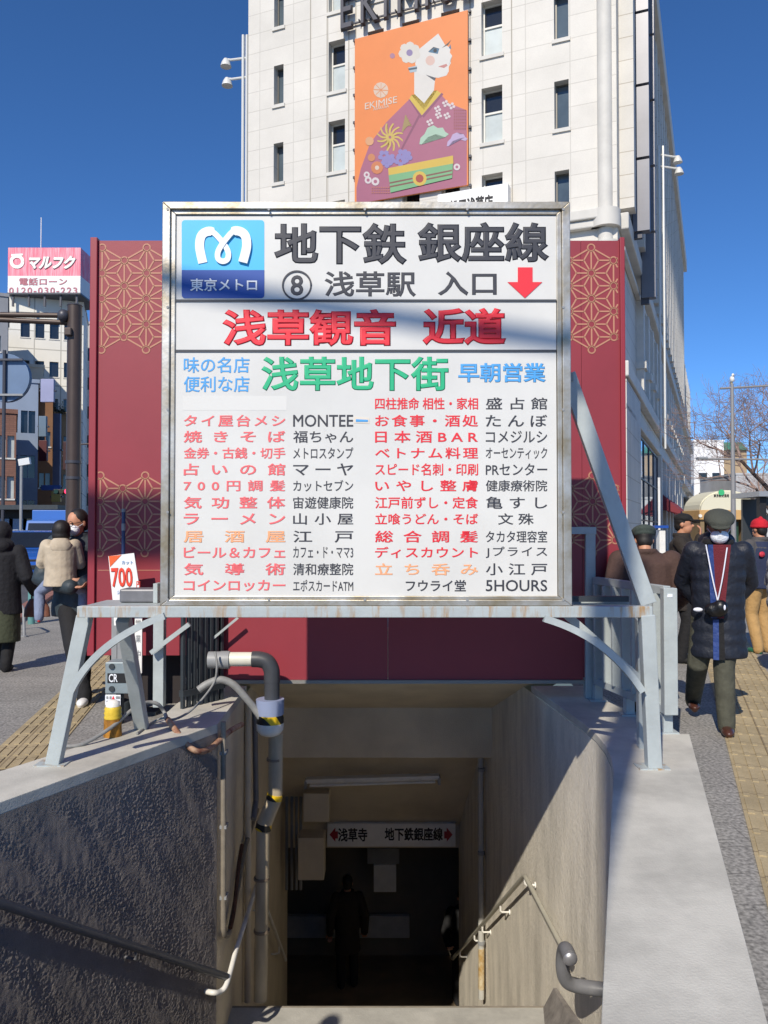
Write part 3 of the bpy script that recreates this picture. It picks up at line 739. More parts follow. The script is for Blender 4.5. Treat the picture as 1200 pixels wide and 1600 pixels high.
# star lattice: triangular grid with every triangle joined to its centre
a_ = P(163, 387, HY).z - P(163, 426.8, HY).z; cw = a_ * math.sqrt(3) / 2; cx0 = P(163, 0, HY).x
def lattice(ztop, rows, shift):
    mb = MB(); nodes = {}
    x_lo, x_hi = hx0 + .075, hx1 - .055
    ncol = int((x_hi - cx0) / cw) + 2
    for c in range(-1, ncol + 1):
        odd = c % 2
        for r in range(-1, rows + 1):
            nodes[(c, r)] = (cx0 + c * cw, ztop - (r + (0.5 if odd else 0)) * a_)
    def ok(c, r): return 0 <= r < rows - (c % 2) * shift[1] + 0 and (c % 2 == 0 or r >= 0)
    used = set()
    def seg(p, q, rad0=0, rad1=0):
        p, q = Vector((p[0], 0, p[1])), Vector((q[0], 0, q[1])); d = (q - p); Ld = d.length; d /= Ld
        p = p + d * rad0; q = q - d * rad1
        if p.x > q.x: p, q = q, p
        if q.x <= x_lo or p.x >= x_hi: return
        if p.x < x_lo: p = p.lerp(q, (x_lo - p.x) / (q.x - p.x))
        if q.x > x_hi: q = p.lerp(q, (x_hi - p.x) / (q.x - p.x))
        if max(p.z, q.z) > hz1 - .02:
            if min(p.z, q.z) > hz1 - .02: return
            if p.z < q.z: q = p.lerp(q, (hz1 - .02 - p.z) / (q.z - p.z))
            else: p = q.lerp(p, (hz1 - .02 - q.z) / (p.z - q.z))
        mb.bar(p + Yv * (HY - .0015), q + Yv * (HY - .0015), .0125, .003, up=(0, 1, 0))
    rc = .030
    for (c, r), p in nodes.items():
        nb = [(c, r + 1), (c + 1, r + (0 if c % 2 == 0 else 1)), (c + 1, r - (1 if c % 2 == 0 else 0))]
        tri = [((c, r), nb[0], (c + 1, r + (0 if c % 2 == 0 else 1))), ((c, r), (c + 1, r - (1 if c % 2 == 0 else 0)), (c + 1, r + (0 if c % 2 == 0 else 1)))]
        for q in nb:
            if q in nodes and ok(c, r) and ok(*q): seg(p, nodes[q], rc, rc)
        for T in tri:
            if all(k in nodes and ok(*k) for k in T):
                g = (sum(nodes[k][0] for k in T) / 3, sum(nodes[k][1] for k in T) / 3)
                for k in T: seg(nodes[k], g, rc, 0)
        if ok(c, r):
            cs = [(p[0] + rc * math.cos(k * math.pi / 8), p[1] + rc * math.sin(k * math.pi / 8)) for k in range(17)]
            for u_, v_ in zip(cs, cs[1:]): seg(u_, v_)
    return mb.build('star_lattice', M_gold, t)
lattice(P(163, 387, HY).z, 5, (0, 1))
lattice(P(163, 743, HY).z, 4, (0, 1))
# ================================================================ THE WHITE DEPARTMENT STORE
BW = R(22.5)
Dn = 33.8
cu = (968 - 600) / FPX; cY = Dn / (1 + math.tan(BW) * cu); CC = Vector((cu * cY, cY, 0))
M_stone = tile_mat('store_stone', '#d3cfc6', '#bdb9b0', 1.75, 0.9, 0.018, 0.65, 0.0, 0.05, rot=(R(90), 0, 0), bump=.25, fine=.03, fscale=20, dark=.10, dscale=.35)
M_stone2 = tile_mat('store_side_stone', '#d0ccc3', '#aaa294', 1.75, 0.9, 0.018, 0.65, 0.0, 0.05, rot=(R(90), R(90), 0), bump=.25, fine=.03, fscale=20, dark=.12, dscale=.35)
M_trim = mat('store_trim', '#cbc8c0', .65, var=.10, vscale=1.2, fine=.03)
M_glass = mat('window_glass', '#54616a', .08, 0.0, var=.3, vscale=.6, spec=.8)
M_blind = mat('window_blind', '#b9c2c2', .3, var=.15, vscale=1)
M_wframe = mat('window_frame', '#d7d5cd', .5)
M_let = mat('dark_letter_metal', '#4a4a50', .45, .3)
M_let2 = mat('bronze_frame', '#6d6a64', .4, .3)
M_dglass = mat('dark_window', '#23262a', .12, spec=.8, var=.3, vscale=.5)
store = thing('department_store', 'big white stone department store with small deep windows and side ribs', 'building', CC, rotz=-BW)
NF, NU_, NB = Vector((0, -1, 0)), X, Z
W_, H_ = 16.37, 29.8
def loc_at(px, py, dn=0.0):   # picture -> store coordinates on the front face
    d = ray(px, py); o = Vector((0, 0, CH)) - CC
    n = Vector((-math.sin(BW), -math.cos(BW), 0)); t_ = (dn - o.dot(n)) / d.dot(n); p = o + d * t_
    return Vector((p.x * math.cos(BW) - p.y * math.sin(BW), 0, p.z + 0))
def loc_side(px, py, dn=0.0):
    d = ray(px, py); o = Vector((0, 0, CH)) - CC
    n = Vector((math.cos(BW), -math.sin(BW), 0)); t_ = (dn - o.dot(n)) / d.dot(n); p = o + d * t_
    return Vector((0, p.x * math.sin(BW) + p.y * math.cos(BW), p.z))
def facade(O, U, V, N, W, H, holes, depth, m, parent, name='wall'):
    holes = [tuple(round(q, 3) for q in h[:4]) for h in holes]; W, H = round(W, 3), round(H, 3)
    us = sorted({0, W, *[h[0] for h in holes], *[h[1] for h in holes]}); vs = sorted({0, H, *[h[2] for h in holes], *[h[3] for h in holes]})
    mb = MB(); bm = mb.bm; vt = {}
    def v(a, b, n=0):
        k = (round(a, 4), round(b, 4), n)
        if k not in vt: vt[k] = bm.verts.new(O + U * a + V * b - N * n)
        return vt[k]
    for a, b in zip(us, us[1:]):
        for c, d in zip(vs, vs[1:]):
            mu, mv = (a + b) / 2, (c + d) / 2
            if any(h[0] < mu < h[1] and h[2] < mv < h[3] for h in holes): continue
            bm.faces.new((v(a, c), v(b, c), v(b, d), v(a, d)))
    for h in holes:
        q = [(h[0], h[2]), (h[1], h[2]), (h[1], h[3]), (h[0], h[3])]
        for i in range(4):
            (a, b), (c, d) = q[i], q[(i + 1) % 4]
            bm.faces.new([bm.verts.new(O + U * x + V * y - N * n) for x, y, n in ((a, b, 0), (c, d, 0), (c, d, depth), (a, b, depth))])
    return mb.build(name, m, parent, noncal=True)
def window(O, U, V, N, h, depth, parent, kind, transom=False):
    a, b, c, d = h
    mb = MB(); fw = .05
    for r in ((a, a + fw, c, d), (b - fw, b, c, d), (a + fw, b - fw, c, c + fw), (a + fw, b - fw, d - fw, d)):
        mb.obox(O, U, V, N, (r[0], r[1]), (r[2], r[3]), (-depth + .002, -depth + .07))
    if transom: mb.obox(O, U, V, N, (a + fw, b - fw), (c + (d - c) * .58, c + (d - c) * .58 + .08), (-depth + .002, -depth + .07))
    f = mb.build('window', M_wframe if transom else M_let2, parent)
    def sub_(mb, nm, m):
        o = mb.build(nm, m); o.parent = f; return o
    mb = MB(); y1 = c + (d - c) * .58 if transom else d
    mb.face([O + U * x + V * y - N * depth * .97 for x, y in ((a, c), (b, c), (b, y1), (a, y1))]); sub_(mb, 'pane', M_blind if kind and transom else M_glass)
    if transom:
        mb = MB(); mb.face([O + U * x + V * y - N * depth * .97 for x, y in ((a, y1), (b, y1), (b, d), (a, d))]); sub_(mb, 'pane', M_dglass)
    mb = MB(); mb.obox(O, U, V, N, (a - .08, b + .08), (c - .16, c - .012), (-.02, .07)); sub_(mb, 'sill', M_trim)
OF = Vector((-W_, 0, 0))
cols = [(435, .50, 1.8, 0), (526, .80, 2.25, 1), (587, .75, 2.25, 1), (642, .78, 2.25, 1), (704, .80, 2.25, 1), (769, .86, 2.25, 1), (878, .56, 1.9, 0)]
holes = []
for px, ww, hh, k in cols:
    c = loc_at(px, 300).x + W_
    for r in range(5):
        zb_ = 27.9 - r * 3.56
        if zb_ > 27: continue
        hh_ = hh if zb_ + hh < 29.5 else 1.7
        holes.append((c - ww / 2, c + ww / 2, zb_, zb_ + hh_, k))
facade(OF, X, Z, NF, W_, H_, [h[:4] for h in holes], .42, M_stone, store, 'front_wall')
for h in holes: window(OF, X, Z, NF, h[:4], .42, store, 1, h[4] == 1)
# vertical joints
mb = MB()
for px in (485, 511, 545, 556, 735, 800):
    a = loc_at(px, 200).x
    mb.box((a - .02, -.012, 13.6), (a + .02, -.002, H_))
mb.build('joint_strip', mat('joint_grey', '#9d978b', .8), store)
# cornice over the ground storeys and the rounded corner column
mb = MB(); mb.box((-W_ - .3, -.42, 13.35), (-.35, -.002, 13.75)); mb.box((-W_ - .2, -.30, 13.05), (-.35, -.002, 13.35)); mb.box((-W_ - .15, -.22, 12.3), (-.35, -.002, 12.5))
mb.build('cornice', M_trim, store, bevel=.05)
mb = MB(); mb.tube([(-.45, .08, 0), (-.45, .08, H_)], .29, 24); mb.build('corner_column', M_trim, store, smooth=40)
mb = MB(); mb.tube([(-.45, .08, 13.05), (-.45, .08, 13.72)], .56, 24); mb.tube([(-.45, .08, 12.3), (-.45, .08, 12.5)], .5, 24); mb.build('column_ring', M_trim, store, smooth=40)
# roof, back
mb = MB(); mb.box((-W_, .5, 0), (-.05, 58, H_ - .4)); mb.build('inner_volume', M_trim, store)
# side wall: glazing at street level, arched middle storey, long ribs above
SL = 58.0
OS = Vector((0, 0, 0)); US = Yv; NS = X
sh_ = []
for k in range(24):
    y = 1.9 + k * 2.35
    if y + 1.2 < SL: sh_.append((y, y + 1.25, 14.6, 28.6))
for k in range(16):
    y = 8.5 + k * 3.1
    if y + 1.9 < SL: sh_.append((y, y + 1.9, 8.3, 11.6))
for k in range(8):
    y = 22.0 + k * 4.4
    sh_.append((y, y + 3.6, .2, 4.0))
facade(OS, US, Z, NS, SL, H_, sh_, .6, M_stone2, store, 'side_wall')
M_refl = mat('blue_glass', '#7d9cc0', .04, .9, spec=1)
mb = MB(); mb.box((.004, 7.0, .3), (.05, 20.6, 6.0)); shopw = mb.build('display_window', M_refl, store)
mb = MB()
for q in (6.96, 10.4, 13.8, 17.2, 20.6): mb.box((.052, q - .04, .3), (.10, q + .04, 6.0))
for q in (.3, 2.0, 4.0, 5.94): mb.box((.053, 7.0, q - .03), (.095, 20.6, q + .03))
mb = mb.build('frame', M_let); mb.parent = shopw
for i, h in enumerate(sh_):
    a, b, c, d = h
    mb = MB(); mb.face([OS + US * x + Z * y - NS * .52 for x, y in ((a, c), (b, c), (b, d), (a, d))])
    m_ = M_dglass
    if (a, b) == (7.0, 20.6): m_ = M_refl
    f = mb.build('window', m_, store)
    if (a, b) == (7.0, 20.6):
        g = MB()
        for q in (10.4, 13.8, 17.2): g.box((-.53, q - .03, c), (-.45, q + .03, d))
        for q in (1.9, 3.9): g.box((-.53, a, q - .03), (-.46, b, q + .03))
        g = g.build('frame', M_wframe); g.parent = f
for k in range(24):   # ribs
    y = .75 + k * 2.35
    mb = MB(); mb.box((.004, y, 14.0), (.55, y + .72, H_ - 1.2)); mb.build('rib', M_stone2, store)
for z0, z1, pr_ in ((13.05, 13.7, .38), (7.4, 8.0, .34), (6.15, 6.4, .25), (28.6, 29.8, .8), (12.2, 12.4, .24)):
    mb = MB(); mb.box((.004, .35, z0), (pr_, SL, z1)); mb.build('cornice', M_trim, store, bevel=.05)
for k in range(16):    # arched heads and pilasters of the middle storey
    y = 7.45 + k * 3.1
    mb = MB(); mb.box((.004, y, 8.0), (.34, y + .8, 12.2)); mb.box((.005, y - .1, 9.0), (.46, y + .9, 9.35)); mb.build('pilaster', M_trim, store)
    if y + 3 < SL:
        mb = MB(); pts = [(y + .85 + 2.2, 11.75)] + [(y + .95 + 1.0 + 1.0 * math.cos(R(a)), 10.6 + 1.0 * math.sin(R(a))) for a in range(0, 181, 15)] + [(y + .85, 11.75)]
        mb.prism(Vector((0, 0, 0)), Yv, Z, X, pts, -.3, .05); mb.build('arch_head', M_trim, store)
mb = MB(); mb.box((.004, .4, 0), (.25, 6.6, 7.3)); mb.build('street_pilaster', M_stone2, store)
for y in (20.9, 26, 30.4, 34.8, 39.2, 43.6, 48, 52.4):
    mb = MB(); mb.box((.004, y, 0), (.3, y + .8, 6.15)); mb.build('street_pilaster', M_trim, store)
# stacked vertical signs on the side
for (y0, y1, pr_, zs, n_) in ((2.3, 2.75, 1.0, 13.6, 6), (6.4, 6.85, .95, 12.0, 6)):
    for k in range(n_):
        z0 = zs + k * 3.0
        mb = MB(); mb.box((.35, y0, z0), (pr_, y1, z0 + 2.88)); mb.build('sign_panel', mat('grey_sign_panel', '#74757c', .4, .2, var=.12, vscale=.6), store)
    mb = MB(); mb.box((.3, y0 + .12, zs - .25), (pr_ - .3, y1 - .12, zs + 3 * n_ - .3)); mb.build('sign_spine', M_let, store)
# far lower end of the store
mb = MB(); mb.box((-14, 58.05, 0), (-.2, 92, 21.5)); mb.build('far_wing', M_stone2, store)
for k in range(13):
    y = 58.8 + k * 2.5; mb = MB(); mb.box((-.195, y, 8), (.2, y + .8, 21)); mb.build('rib', M_stone2, store)
mb = MB(); mb.box((-.19, 58.1, 12.4), (.5, 92, 13.4)); mb.build('cornice', M_trim, store); mb = MB(); mb.box((-.19, 58.1, 6.4), (.4, 92, 7.2)); mb.build('cornice', M_trim, store)
# awnings along the side
M_awn = mat('maroon_awning', '#7c2f38', .8)
for k in range(5):
    y = 23 + k * 4.4
    mb = MB(); mb.prism(Vector((0, y, 0)), X, Z, Yv, [(.01, 4.0), (.01, 2.9), (1.3, 2.55), (1.3, 2.75)], 0, 2.9)
    tag(mb.build('awning', M_awn, store), 'maroon', 'x'); 
for o in list(store.children):
    if o.name.startswith('awning'):
        del o['category']; del o['label']

# ---- spotlight brackets on the store (each a thing)
M_lampw = mat('white_lamp_metal', '#d9d9d4', .4, .2)
def spot(px, py, label, base_px, Y, group='floodlights on arms along the store walls'):
    p = P(px, py, Y); b = P(base_px, py - 6, Y)
    t = thing('floodlight', label, 'lamp', b, group)
    mb = MB(); mb.tube([b, b.lerp(p, .75) + Z * .05, p + Z * .12, p], .06, 8); mb.build('arm', M_lampw, t, smooth=40)
    mb = MB(); mb.tube([p + Z * .15, p - Z * .02, p - Z * .22], [.10, .20, .26], 12); mb.build('lamp_head', M_lampw, t, smooth=40)
spot(353, 97, 'upper white floodlight on an arm at the left edge of the store', 384, 36.8)
spot(355, 127, 'lower white floodlight on an arm at the left edge of the store', 384, 36.8)
spot(1059, 248, 'upper white floodlight on an arm at the right flank of the store', 1032, 44)
spot(1061, 266, 'lower white floodlight on an arm at the right flank of the store', 1032, 44)
t = thing('rain_pipe', 'thin white pipes running up the left edge of the store', 'pipe', P(382, 800, 37))
for px in (380, 386):
    a = P(px, 60, 36.75); mb = MB(); mb.tube([(a.x, a.y, 0), (a.x, a.y, P(380, 55, 36.75).z)], .07, 8); mb.build('pipe', M_lampw, t, smooth=40)
t = thing('floodlight_mast', 'tall white pipes carrying floodlights along the right flank of the store', 'pipe', P(1032, 800, 43.8))
for px in (1029, 1036):
    a = P(px, 228, 43.9); mb = MB(); mb.tube([(a.x, a.y, 6), (a.x, a.y, a.z)], .06, 8); mb.build('pipe', M_lampw, t, smooth=40)

# ---- roof letters standing on the front
def fw(p, n=0.0):   # store coordinates -> world
    q = Vector((p.x, -n, p.z)); c_, s_ = math.cos(-BW), math.sin(-BW)
    return CC + Vector((q.x * c_ - q.y * s_, q.x * s_ + q.y * c_, q.z))
FU = Vector((math.cos(BW), -math.sin(BW), 0)); FN = Vector((-math.sin(BW), -math.cos(BW), 0))
t = thing('wall_letters', 'big dark capital letters standing off the store wall above the poster', 'sign', fw(loc_at(600, 40)))
zl = 23.15
for ch, x0, x1 in (('E', 537, 556), ('K', 568, 599), ('I', 604, 611), ('M', 625, 659), ('I', 668, 675), ('S', 692, 715), ('E', 724, 741)):
    a, b = loc_at(x0, 30), loc_at(x1, 30)
    text(ch, M_let, t, fw(Vector((a.x, 0, zl))), FU, Z, FN, b.x - a.x, 1.75, off=.03, name='letter', lift=.25, ext=.16, just=False)
mb = MB(); a, b = fw(Vector((loc_at(537, 30).x, 0, zl + .35)), .1), fw(Vector((loc_at(741, 30).x, 0, zl + .35)), .1); mb.bar(a, b, .06, .06); mb.bar(a + Z * 1.1, b + Z * 1.1, .06, .06)
for k in range(8):
    q = a.lerp(b, k / 7); mb.bar(q - FN * .1, q + FN * .17, .05, .05); mb.bar(q - FN * .1 + Z * 1.1, q + FN * .17 + Z * 1.1, .05, .05)
mb.build('support_rail', M_let, t)

# ---- poster of a woman in a kimono
t = thing('poster', 'orange poster of a woman in a purple kimono hung on the white store', 'poster', fw(loc_at(645, 310)))
pa, pb = loc_at(557, 180).x, loc_at(733, 160).x; z0, z1 = 15.55, 22.75
PO = fw(Vector((pa, 0, z0)), .18); PW, PH = pb - pa, z1 - z0
mb = MB(); mb.obox(PO, FU, Z, FN, (0, PW), (0, PH), (-.1, 0)); mb.build('sheet', mat('poster_orange', '#d27a3e', .55, var=.05, vscale=.7), t)
def q2(px, py):      # crop px of the 440x330 view (zoom 2.727) -> poster u, v
    x, y = 340 + px / 2.727, py / 2.727
    p = loc_at(x, y, .18); return (min(max((p.x - pa), 0.0), PW), min(max(p.z - z0, 0.0), PH))
lay = [0]
def art_mat(col):
    c = '#' + ''.join('%02x' % int(int(col[i:i + 2], 16) * .80) for i in (1, 3, 5)); return mat('art_' + col[1:], c, .55, var=.04, vscale=1.5)
def art(pts, col, name, lift=None, smooth=False):
    if smooth: pts = sp2(pts + [pts[0]], 5)[:-1]
    lay[0] += 1
    mb = MB(); pp = [q2(*p) for p in pts]
    cl = [pp[0]]
    for p in pp[1:]:
        if (p[0] - cl[-1][0]) ** 2 + (p[1] - cl[-1][1]) ** 2 > 1e-5: cl.append(p)
    mb.face([PO + FU * u + Z * v + FN * (.002 + .00022 * lay[0]) for u, v in cl])
    bmesh.ops.triangulate(mb.bm, faces=mb.bm.faces[:])
    return mb.build(name, art_mat(col), t)
def disc(cx, cy, r, col, name='blossom', k=12): return art([(cx + r * math.cos(2 * math.pi * i / k), cy + r * 1.05 * math.sin(2 * math.pi * i / k)) for i in range(k)], col, name)
def flower(cx, cy, r, col, mid=None, n=5):
    mb = MB(); lay[0] += 1
    for i in range(n):
        a = 2 * math.pi * i / n + .3
        c_ = (cx + r * .62 * math.cos(a), cy + r * .62 * math.sin(a))
        pp = [q2(c_[0] + r * .42 * math.cos(k * math.pi / 4), c_[1] + r * .42 * math.sin(k * math.pi / 4)) for k in range(8)]
        mb.face([PO + FU * u + Z * v + FN * (.002 + .00022 * lay[0] + .00002 * i) for u, v in pp])
    mb.build('blossom', art_mat(col), t)
    if mid: disc(cx, cy, r * .3, mid)
PK, PD = '#bd6f8a', '#9a5674'
art([(592, 900), (592, 800), (610, 720), (650, 610), (720, 520), (815, 425), (868, 490), (945, 395), (985, 440), (1062, 470), (1062, 810), (730, 890)], PK, 'kimono')
art([(868, 488), (760, 690), (752, 688), (862, 478)], PD, 'kimono_fold')
art([(815, 425), (826, 405), (880, 470), (935, 385), (952, 398), (870, 492)], '#e9c84e', 'collar')
art([(812, 420), (820, 425), (872, 494), (866, 505)], PD, 'collar_edge'); art([(955, 395), (962, 402), (878, 502), (870, 494)], PD, 'collar_edge')
art([(838, 300), (838, 400), (880, 440), (922, 385), (928, 325), (900, 250)], '#f4efe6', 'neck')
art([(858, 210), (940, 143), (968, 190), (992, 205), (990, 225), (1000, 238), (992, 252), (994, 270), (985, 285), (985, 305), (975, 322), (940, 332), (880, 322), (850, 312), (842, 270)], '#f6f2ea', 'face')
art([(886, 318), (930, 332), (925, 345)], '#4f5660', 'jaw_shadow_line')
art([(898, 222), (920, 202), (945, 208), (938, 230)], '#4c7f9f', 'eye'); disc(927, 216, 8, '#20303c', 'pupil'); art([(895, 222), (920, 200), (948, 208), (922, 206)], '#3d4a55', 'eyelash')
art([(985, 205), (992, 188), (996, 210)], '#4c7f9f', 'eye'); art([(955, 205), (978, 186), (996, 170), (982, 192)], '#5e564e', 'eyebrow')
art([(940, 284), (975, 272), (980, 280), (965, 290)], '#d98f88', 'lips'); disc(906, 258, 20, '#f3cfc0', 'cheek')
flower(818, 225, 46, '#efe9dc', '#9c8bb8', 7); disc(745, 238, 11, '#c08aa0'); art([(812, 288), (850, 280), (848, 305), (820, 310)], '#b9cdd8', 'hair_tie'); art([(812, 292), (850, 286), (850, 294), (815, 300)], '#41586a', 'hair_tie')
disc(696, 384, 32, '#f2d8c0', 'emblem'); 
for a in range(0, 180, 45): art([(696 + 30 * math.cos(R(a)), 384 + 30 * math.sin(R(a))), (698 + 30 * math.cos(R(a + 8)), 384 + 30 * math.sin(R(a + 8))), (696 - 30 * math.cos(R(a)), 384 - 30 * math.sin(R(a))), (694 - 30 * math.cos(R(a + 8)), 384 - 30 * math.sin(R(a + 8)))], '#f0975a', 'emblem_line')
def arttext(s, x0, y0, x1, y1, col, hh=.42):
    lay[0] += 1; a, b = q2(x0, y0), q2(x1, y1)
    du_ = Vector((1, 0)); text(s, art_mat(col), t, PO + FU * a[0] + Z * a[1], FU, Z, FN, b[0] - a[0], hh, off=.006, lift=.003 + .00022 * lay[0], just=True)
arttext('EKIMISE', 628, 468, 765, 434 - 2, '#f6e4d2', .29); arttext('ASAKUSA', 664, 472, 730, 458, '#f6e4d2', .14)
# chrysanthemum, pines, plum, obi
for i in range(12):
    a = 2 * math.pi * i / 12
    mb = MB(); pts = sp2([(735 + 6 * math.cos(a), 585 + 6 * math.sin(a)), (735 + 34 * math.cos(a), 585 + 34 * math.sin(a)), (735 + 56 * math.cos(a + .25), 585 + 60 * math.sin(a + .25))], 4)
    art([(p[0] - 4 * math.sin(a), p[1] + 4 * math.cos(a)) for p in pts] + [(p[0] + 4 * math.sin(a), p[1] - 4 * math.cos(a)) for p in pts[::-1]], '#e6c766', 'petal')
for k in range(6): art([(785 + k * 4, 560 - k * 6), (800 + k * 5, 490 + k * 9), (806 + k * 5, 494 + k * 9), (790 + k * 4, 565 - k * 6)], '#b39a62', 'leaf')
for cx, cy, cl, s in ((920, 580, '#bcdcc4', 1), (1020, 598, '#cdb6de', .72)):
    art([(cx - 60 * s, cy + 35 * s), (cx - 55 * s, cy + 8 * s), (cx - 38 * s, cy - 8 * s), (cx - 25 * s, cy - 35 * s), (cx, cy - 46 * s), (cx + 18 * s, cy - 34 * s), (cx + 40 * s, cy - 36 * s), (cx + 50 * s, cy - 18 * s), (cx + 66 * s, cy - 8 * s), (cx + 50 * s, cy + 5 * s), (cx + 10 * s, cy - 8 * s), (cx - 25 * s, cy + 6 * s), (cx - 50 * s, cy + 36 * s)], cl, 'pine')
for cx, cy in ((938, 465), (972, 442), (998, 452), (942, 492), (978, 494), (905, 522)): flower(cx, cy, 15, '#f0e2e2', None, 4)
for cx, cy in ((710, 665), (735, 680), (722, 690), (790, 660), (805, 668), (780, 685)): flower(cx, cy, 26, '#9a90cc', None, 5)
disc(680, 715, 26, '#e58a58'); disc(680, 715, 9, '#f0dcc8'); disc(656, 672, 16, '#e0905e'); disc(648, 602, 18, '#f3b483')
for cx, cy, r in ((642, 768, 15), (673, 774, 17), (1020, 712, 14), (636, 745, 13)): disc(cx, cy, r, '#efe3e3'); disc(cx, cy, r * .45, PK)
for gx in range(6):
    for gy in range(7): disc(1010 + gx * 9, 470 + gy * 13, 2.4, '#a8552f', 'dot', 6)
for gx in range(8):
    for gy in range(3): disc(660 + gx * 10, 800 + gy * 11 , 2.6, '#d98a5c', 'dot', 6)
art([(730, 748), (1004, 694), (1000, 760), (738, 822)], '#86c58c', 'sash'); art([(728, 718), (1004, 664), (1006, 698), (730, 748)], '#ecc750', 'sash_band')
for y in (778, 794): art([(734, y), (1000, y - 54), (1000, y - 47), (734, y + 7)], '#8d5c52', 'sash_cord')
disc(862, 762, 30, '#ecc750', 'brooch'); disc(862, 762, 17, '#b84a3c', 'brooch')
# poster cords and lugs
mb = MB()
for k in range(7):
    for u in (-.06, PW + .06): mb.obox(PO, FU, Z, FN, (u - .05, u + .05), (PH * k / 6 - .05, PH * k / 6 + .05), (-.17, -.05))
mb.build('fixing_lug', M_let, t)

# ---- white banner on the store just above the station sign
t = thing('banner', 'white banner with black characters just above the station sign', 'sign', fw(loc_at(745, 300)))
a, b = loc_at(690, 300), loc_at(798, 300); zt_ = loc_at(798, 289).z
BO = fw(Vector((a.x, 0, zt_ - 1.42)), .5)
mb = MB(); mb.obox(BO, FU, Z, FN, (0, b.x - a.x), (0, 1.3), (-.5, 0)); mb.build('box', mat('banner_white', '#ecebe6', .5), t)
text('松屋浅草店', M_ink, t, BO + FU * .5 + Z * .25, FU, Z, FN, b.x - a.x - 1.1, .72, off=.04)

# ================================================================ LEFT: STREET BACKGROUND
def block(name, label, px0, px1, ytop, Y, depth, m, cat='building', rot=0.0, wins=None, wm=None, ybot=None, group=None, wsize=(.8, 1.2), wframe=True, extra=None):
    a, b = P(px0, ytop, Y), P(px1, ytop, Y); h = a.z; t1 = (px1 - 600) / FPX
    wd = (t1 * Y - a.x) / (math.cos(rot) - t1 * math.sin(rot))
    t = thing(name, label, cat, (a.x, Y, 0), group, rotz=rot)
    hs = []
    if wins:
        for (u, z) in wins: hs.append((u * wd - wsize[0] / 2, u * wd + wsize[0] / 2, z, z + wsize[1]))
        hs = [q for q in hs if q[0] > .05 and q[1] < wd - .05 and q[3] < h - .1]
    facade(Vector((0, 0, 0)), X, Z, NF, wd, h, hs, .25, m, t, 'wall')
    for q in hs:
        mb = MB(); mb.face([Vector((x, .2, y)) for x, y in ((q[0], q[2]), (q[1], q[2]), (q[1], q[3]), (q[0], q[3]))]); f = mb.build('window', wm or M_dglass, t)
        if wframe:
            mb = MB(); mb.box((q[0] - .06, -.05, q[2] - .1), (q[1] + .06, -.004, q[2] - .01)); g = mb.build('sill', M_wframe); g.parent = f
    mb = MB()
    for p in ([(0, 0, 0), (0, depth, 0), (0, depth, h), (0, 0, h)], [(wd, 0, 0), (wd, 0, h), (wd, depth, h), (wd, depth, 0)], [(0, 0, h), (wd, 0, h), (wd, depth, h), (0, depth, h)], [(0, depth, 0), (wd, depth, 0), (wd, depth, h), (0, depth, h)]): mb.face(p)
    mb.build('side_wall', m, t)
    mb = MB(); mb.box((-.08, -.08, h + .002), (wd + .08, depth, h + .25)); mb.build('parapet', M_trim if m is M_wtile else m, t)
    return t, wd, h
M_wtile = tile_mat('white_tower_tiles', '#e8e5da', '#b5b2a8', 2.2, 1.6, .05, .6, 0, .04, rot=(R(90), 0, 0), bump=.1)
M_gtile = mat('grey_render', '#8f9298', .8, var=.2, vscale=.4, fine=.05); M_bgrey = mat('blue_grey_render', '#8c9bb0', .8, var=.15, vscale=.4)
M_bbrick = tile_mat('brown_brick', '#8a6355', '#6f5348', .4, .12, .01, .9, .5, .15, rot=(R(90), 0, 0), dark=.2)
M_tan = mat('tan_render', '#b09a7c', .85, var=.2, vscale=.5); M_brn = mat('brown_render', '#8c6547', .85, var=.2, vscale=.6)
tw, wd, h = block('office_tower', 'white tiled office tower carrying the red rooftop sign', 12, 128, 462, 70, 9, M_wtile, wins=[(.33 + .19 * i - .1, z) for z in (18.6, 15.2, 11.9, 8.6, 5.2) for i in range(5)], wsize=(.75, 1.35), rot=R(18))
bt = thing('rooftop_sign', 'red and white box sign with slanting characters on the white tower roof', 'sign', P(75, 462, 70))
YS = 69.6
a, b = P(12, 462, YS), P(126, 390, YS)
zm = P(0, 431, YS).z
M_rs = bpy.data.materials.new('streaked_red'); 
mb = MB(); mb.box((a.x, YS, zm), (b.x, YS + 5, P(0, 387, YS).z)); mb.build('red_box', mat('faded_red_sheet', '#df5a70', .5, var=.5, vscale=2.2, stretch=(3.5, 1, .25), dark='#e9a9b5'), bt)
mb = MB(); mb.box((a.x, YS, a.z + .25), (b.x, YS + 5, zm - .004)); mb.build('white_box', mat('sign_cream', '#e6e8e6', .5, var=.06, vscale=1), bt)
for k in range(5):
    mb = MB(); q = a.lerp(Vector((b.x, 0, a.z)), .05 + .22 * k); mb.box((q.x, YS + .1, a.z - .9), (q.x + .15, YS + .25, a.z + .28)); mb.build('support', M_let, bt)
mb = MB(); mb.box((a.x - .05, YS - .1, a.z + .1), (b.x + .05, YS + 5, a.z + .245)); mb.build('base_rail', M_let, bt)
circ = [(27 + 9.0 * math.cos(R(k)), 409 + 8.5 * math.sin(R(k))) for k in range(0, 361, 20)]
M_offw = mat('sign_letter_white', '#f2efe6', .5)
stroke(circ, 5.0, M_offw, bt, 'emblem_ring', YS, .06); stroke([(18, 399), (36, 398)], 3, M_offw, bt, 'emblem_bar', YS, .06)
A_, B_ = P(42, 422, YS), P(123, 399, YS)
text('マルフク', M_offw, bt, A_, X, (Z + X * .22).normalized(), -Yv, B_.x - A_.x - .4, B_.z - A_.z, off=.085, lift=.05)
M_pkl = mat('faded_pink_lettering', '#b5707c', .6)
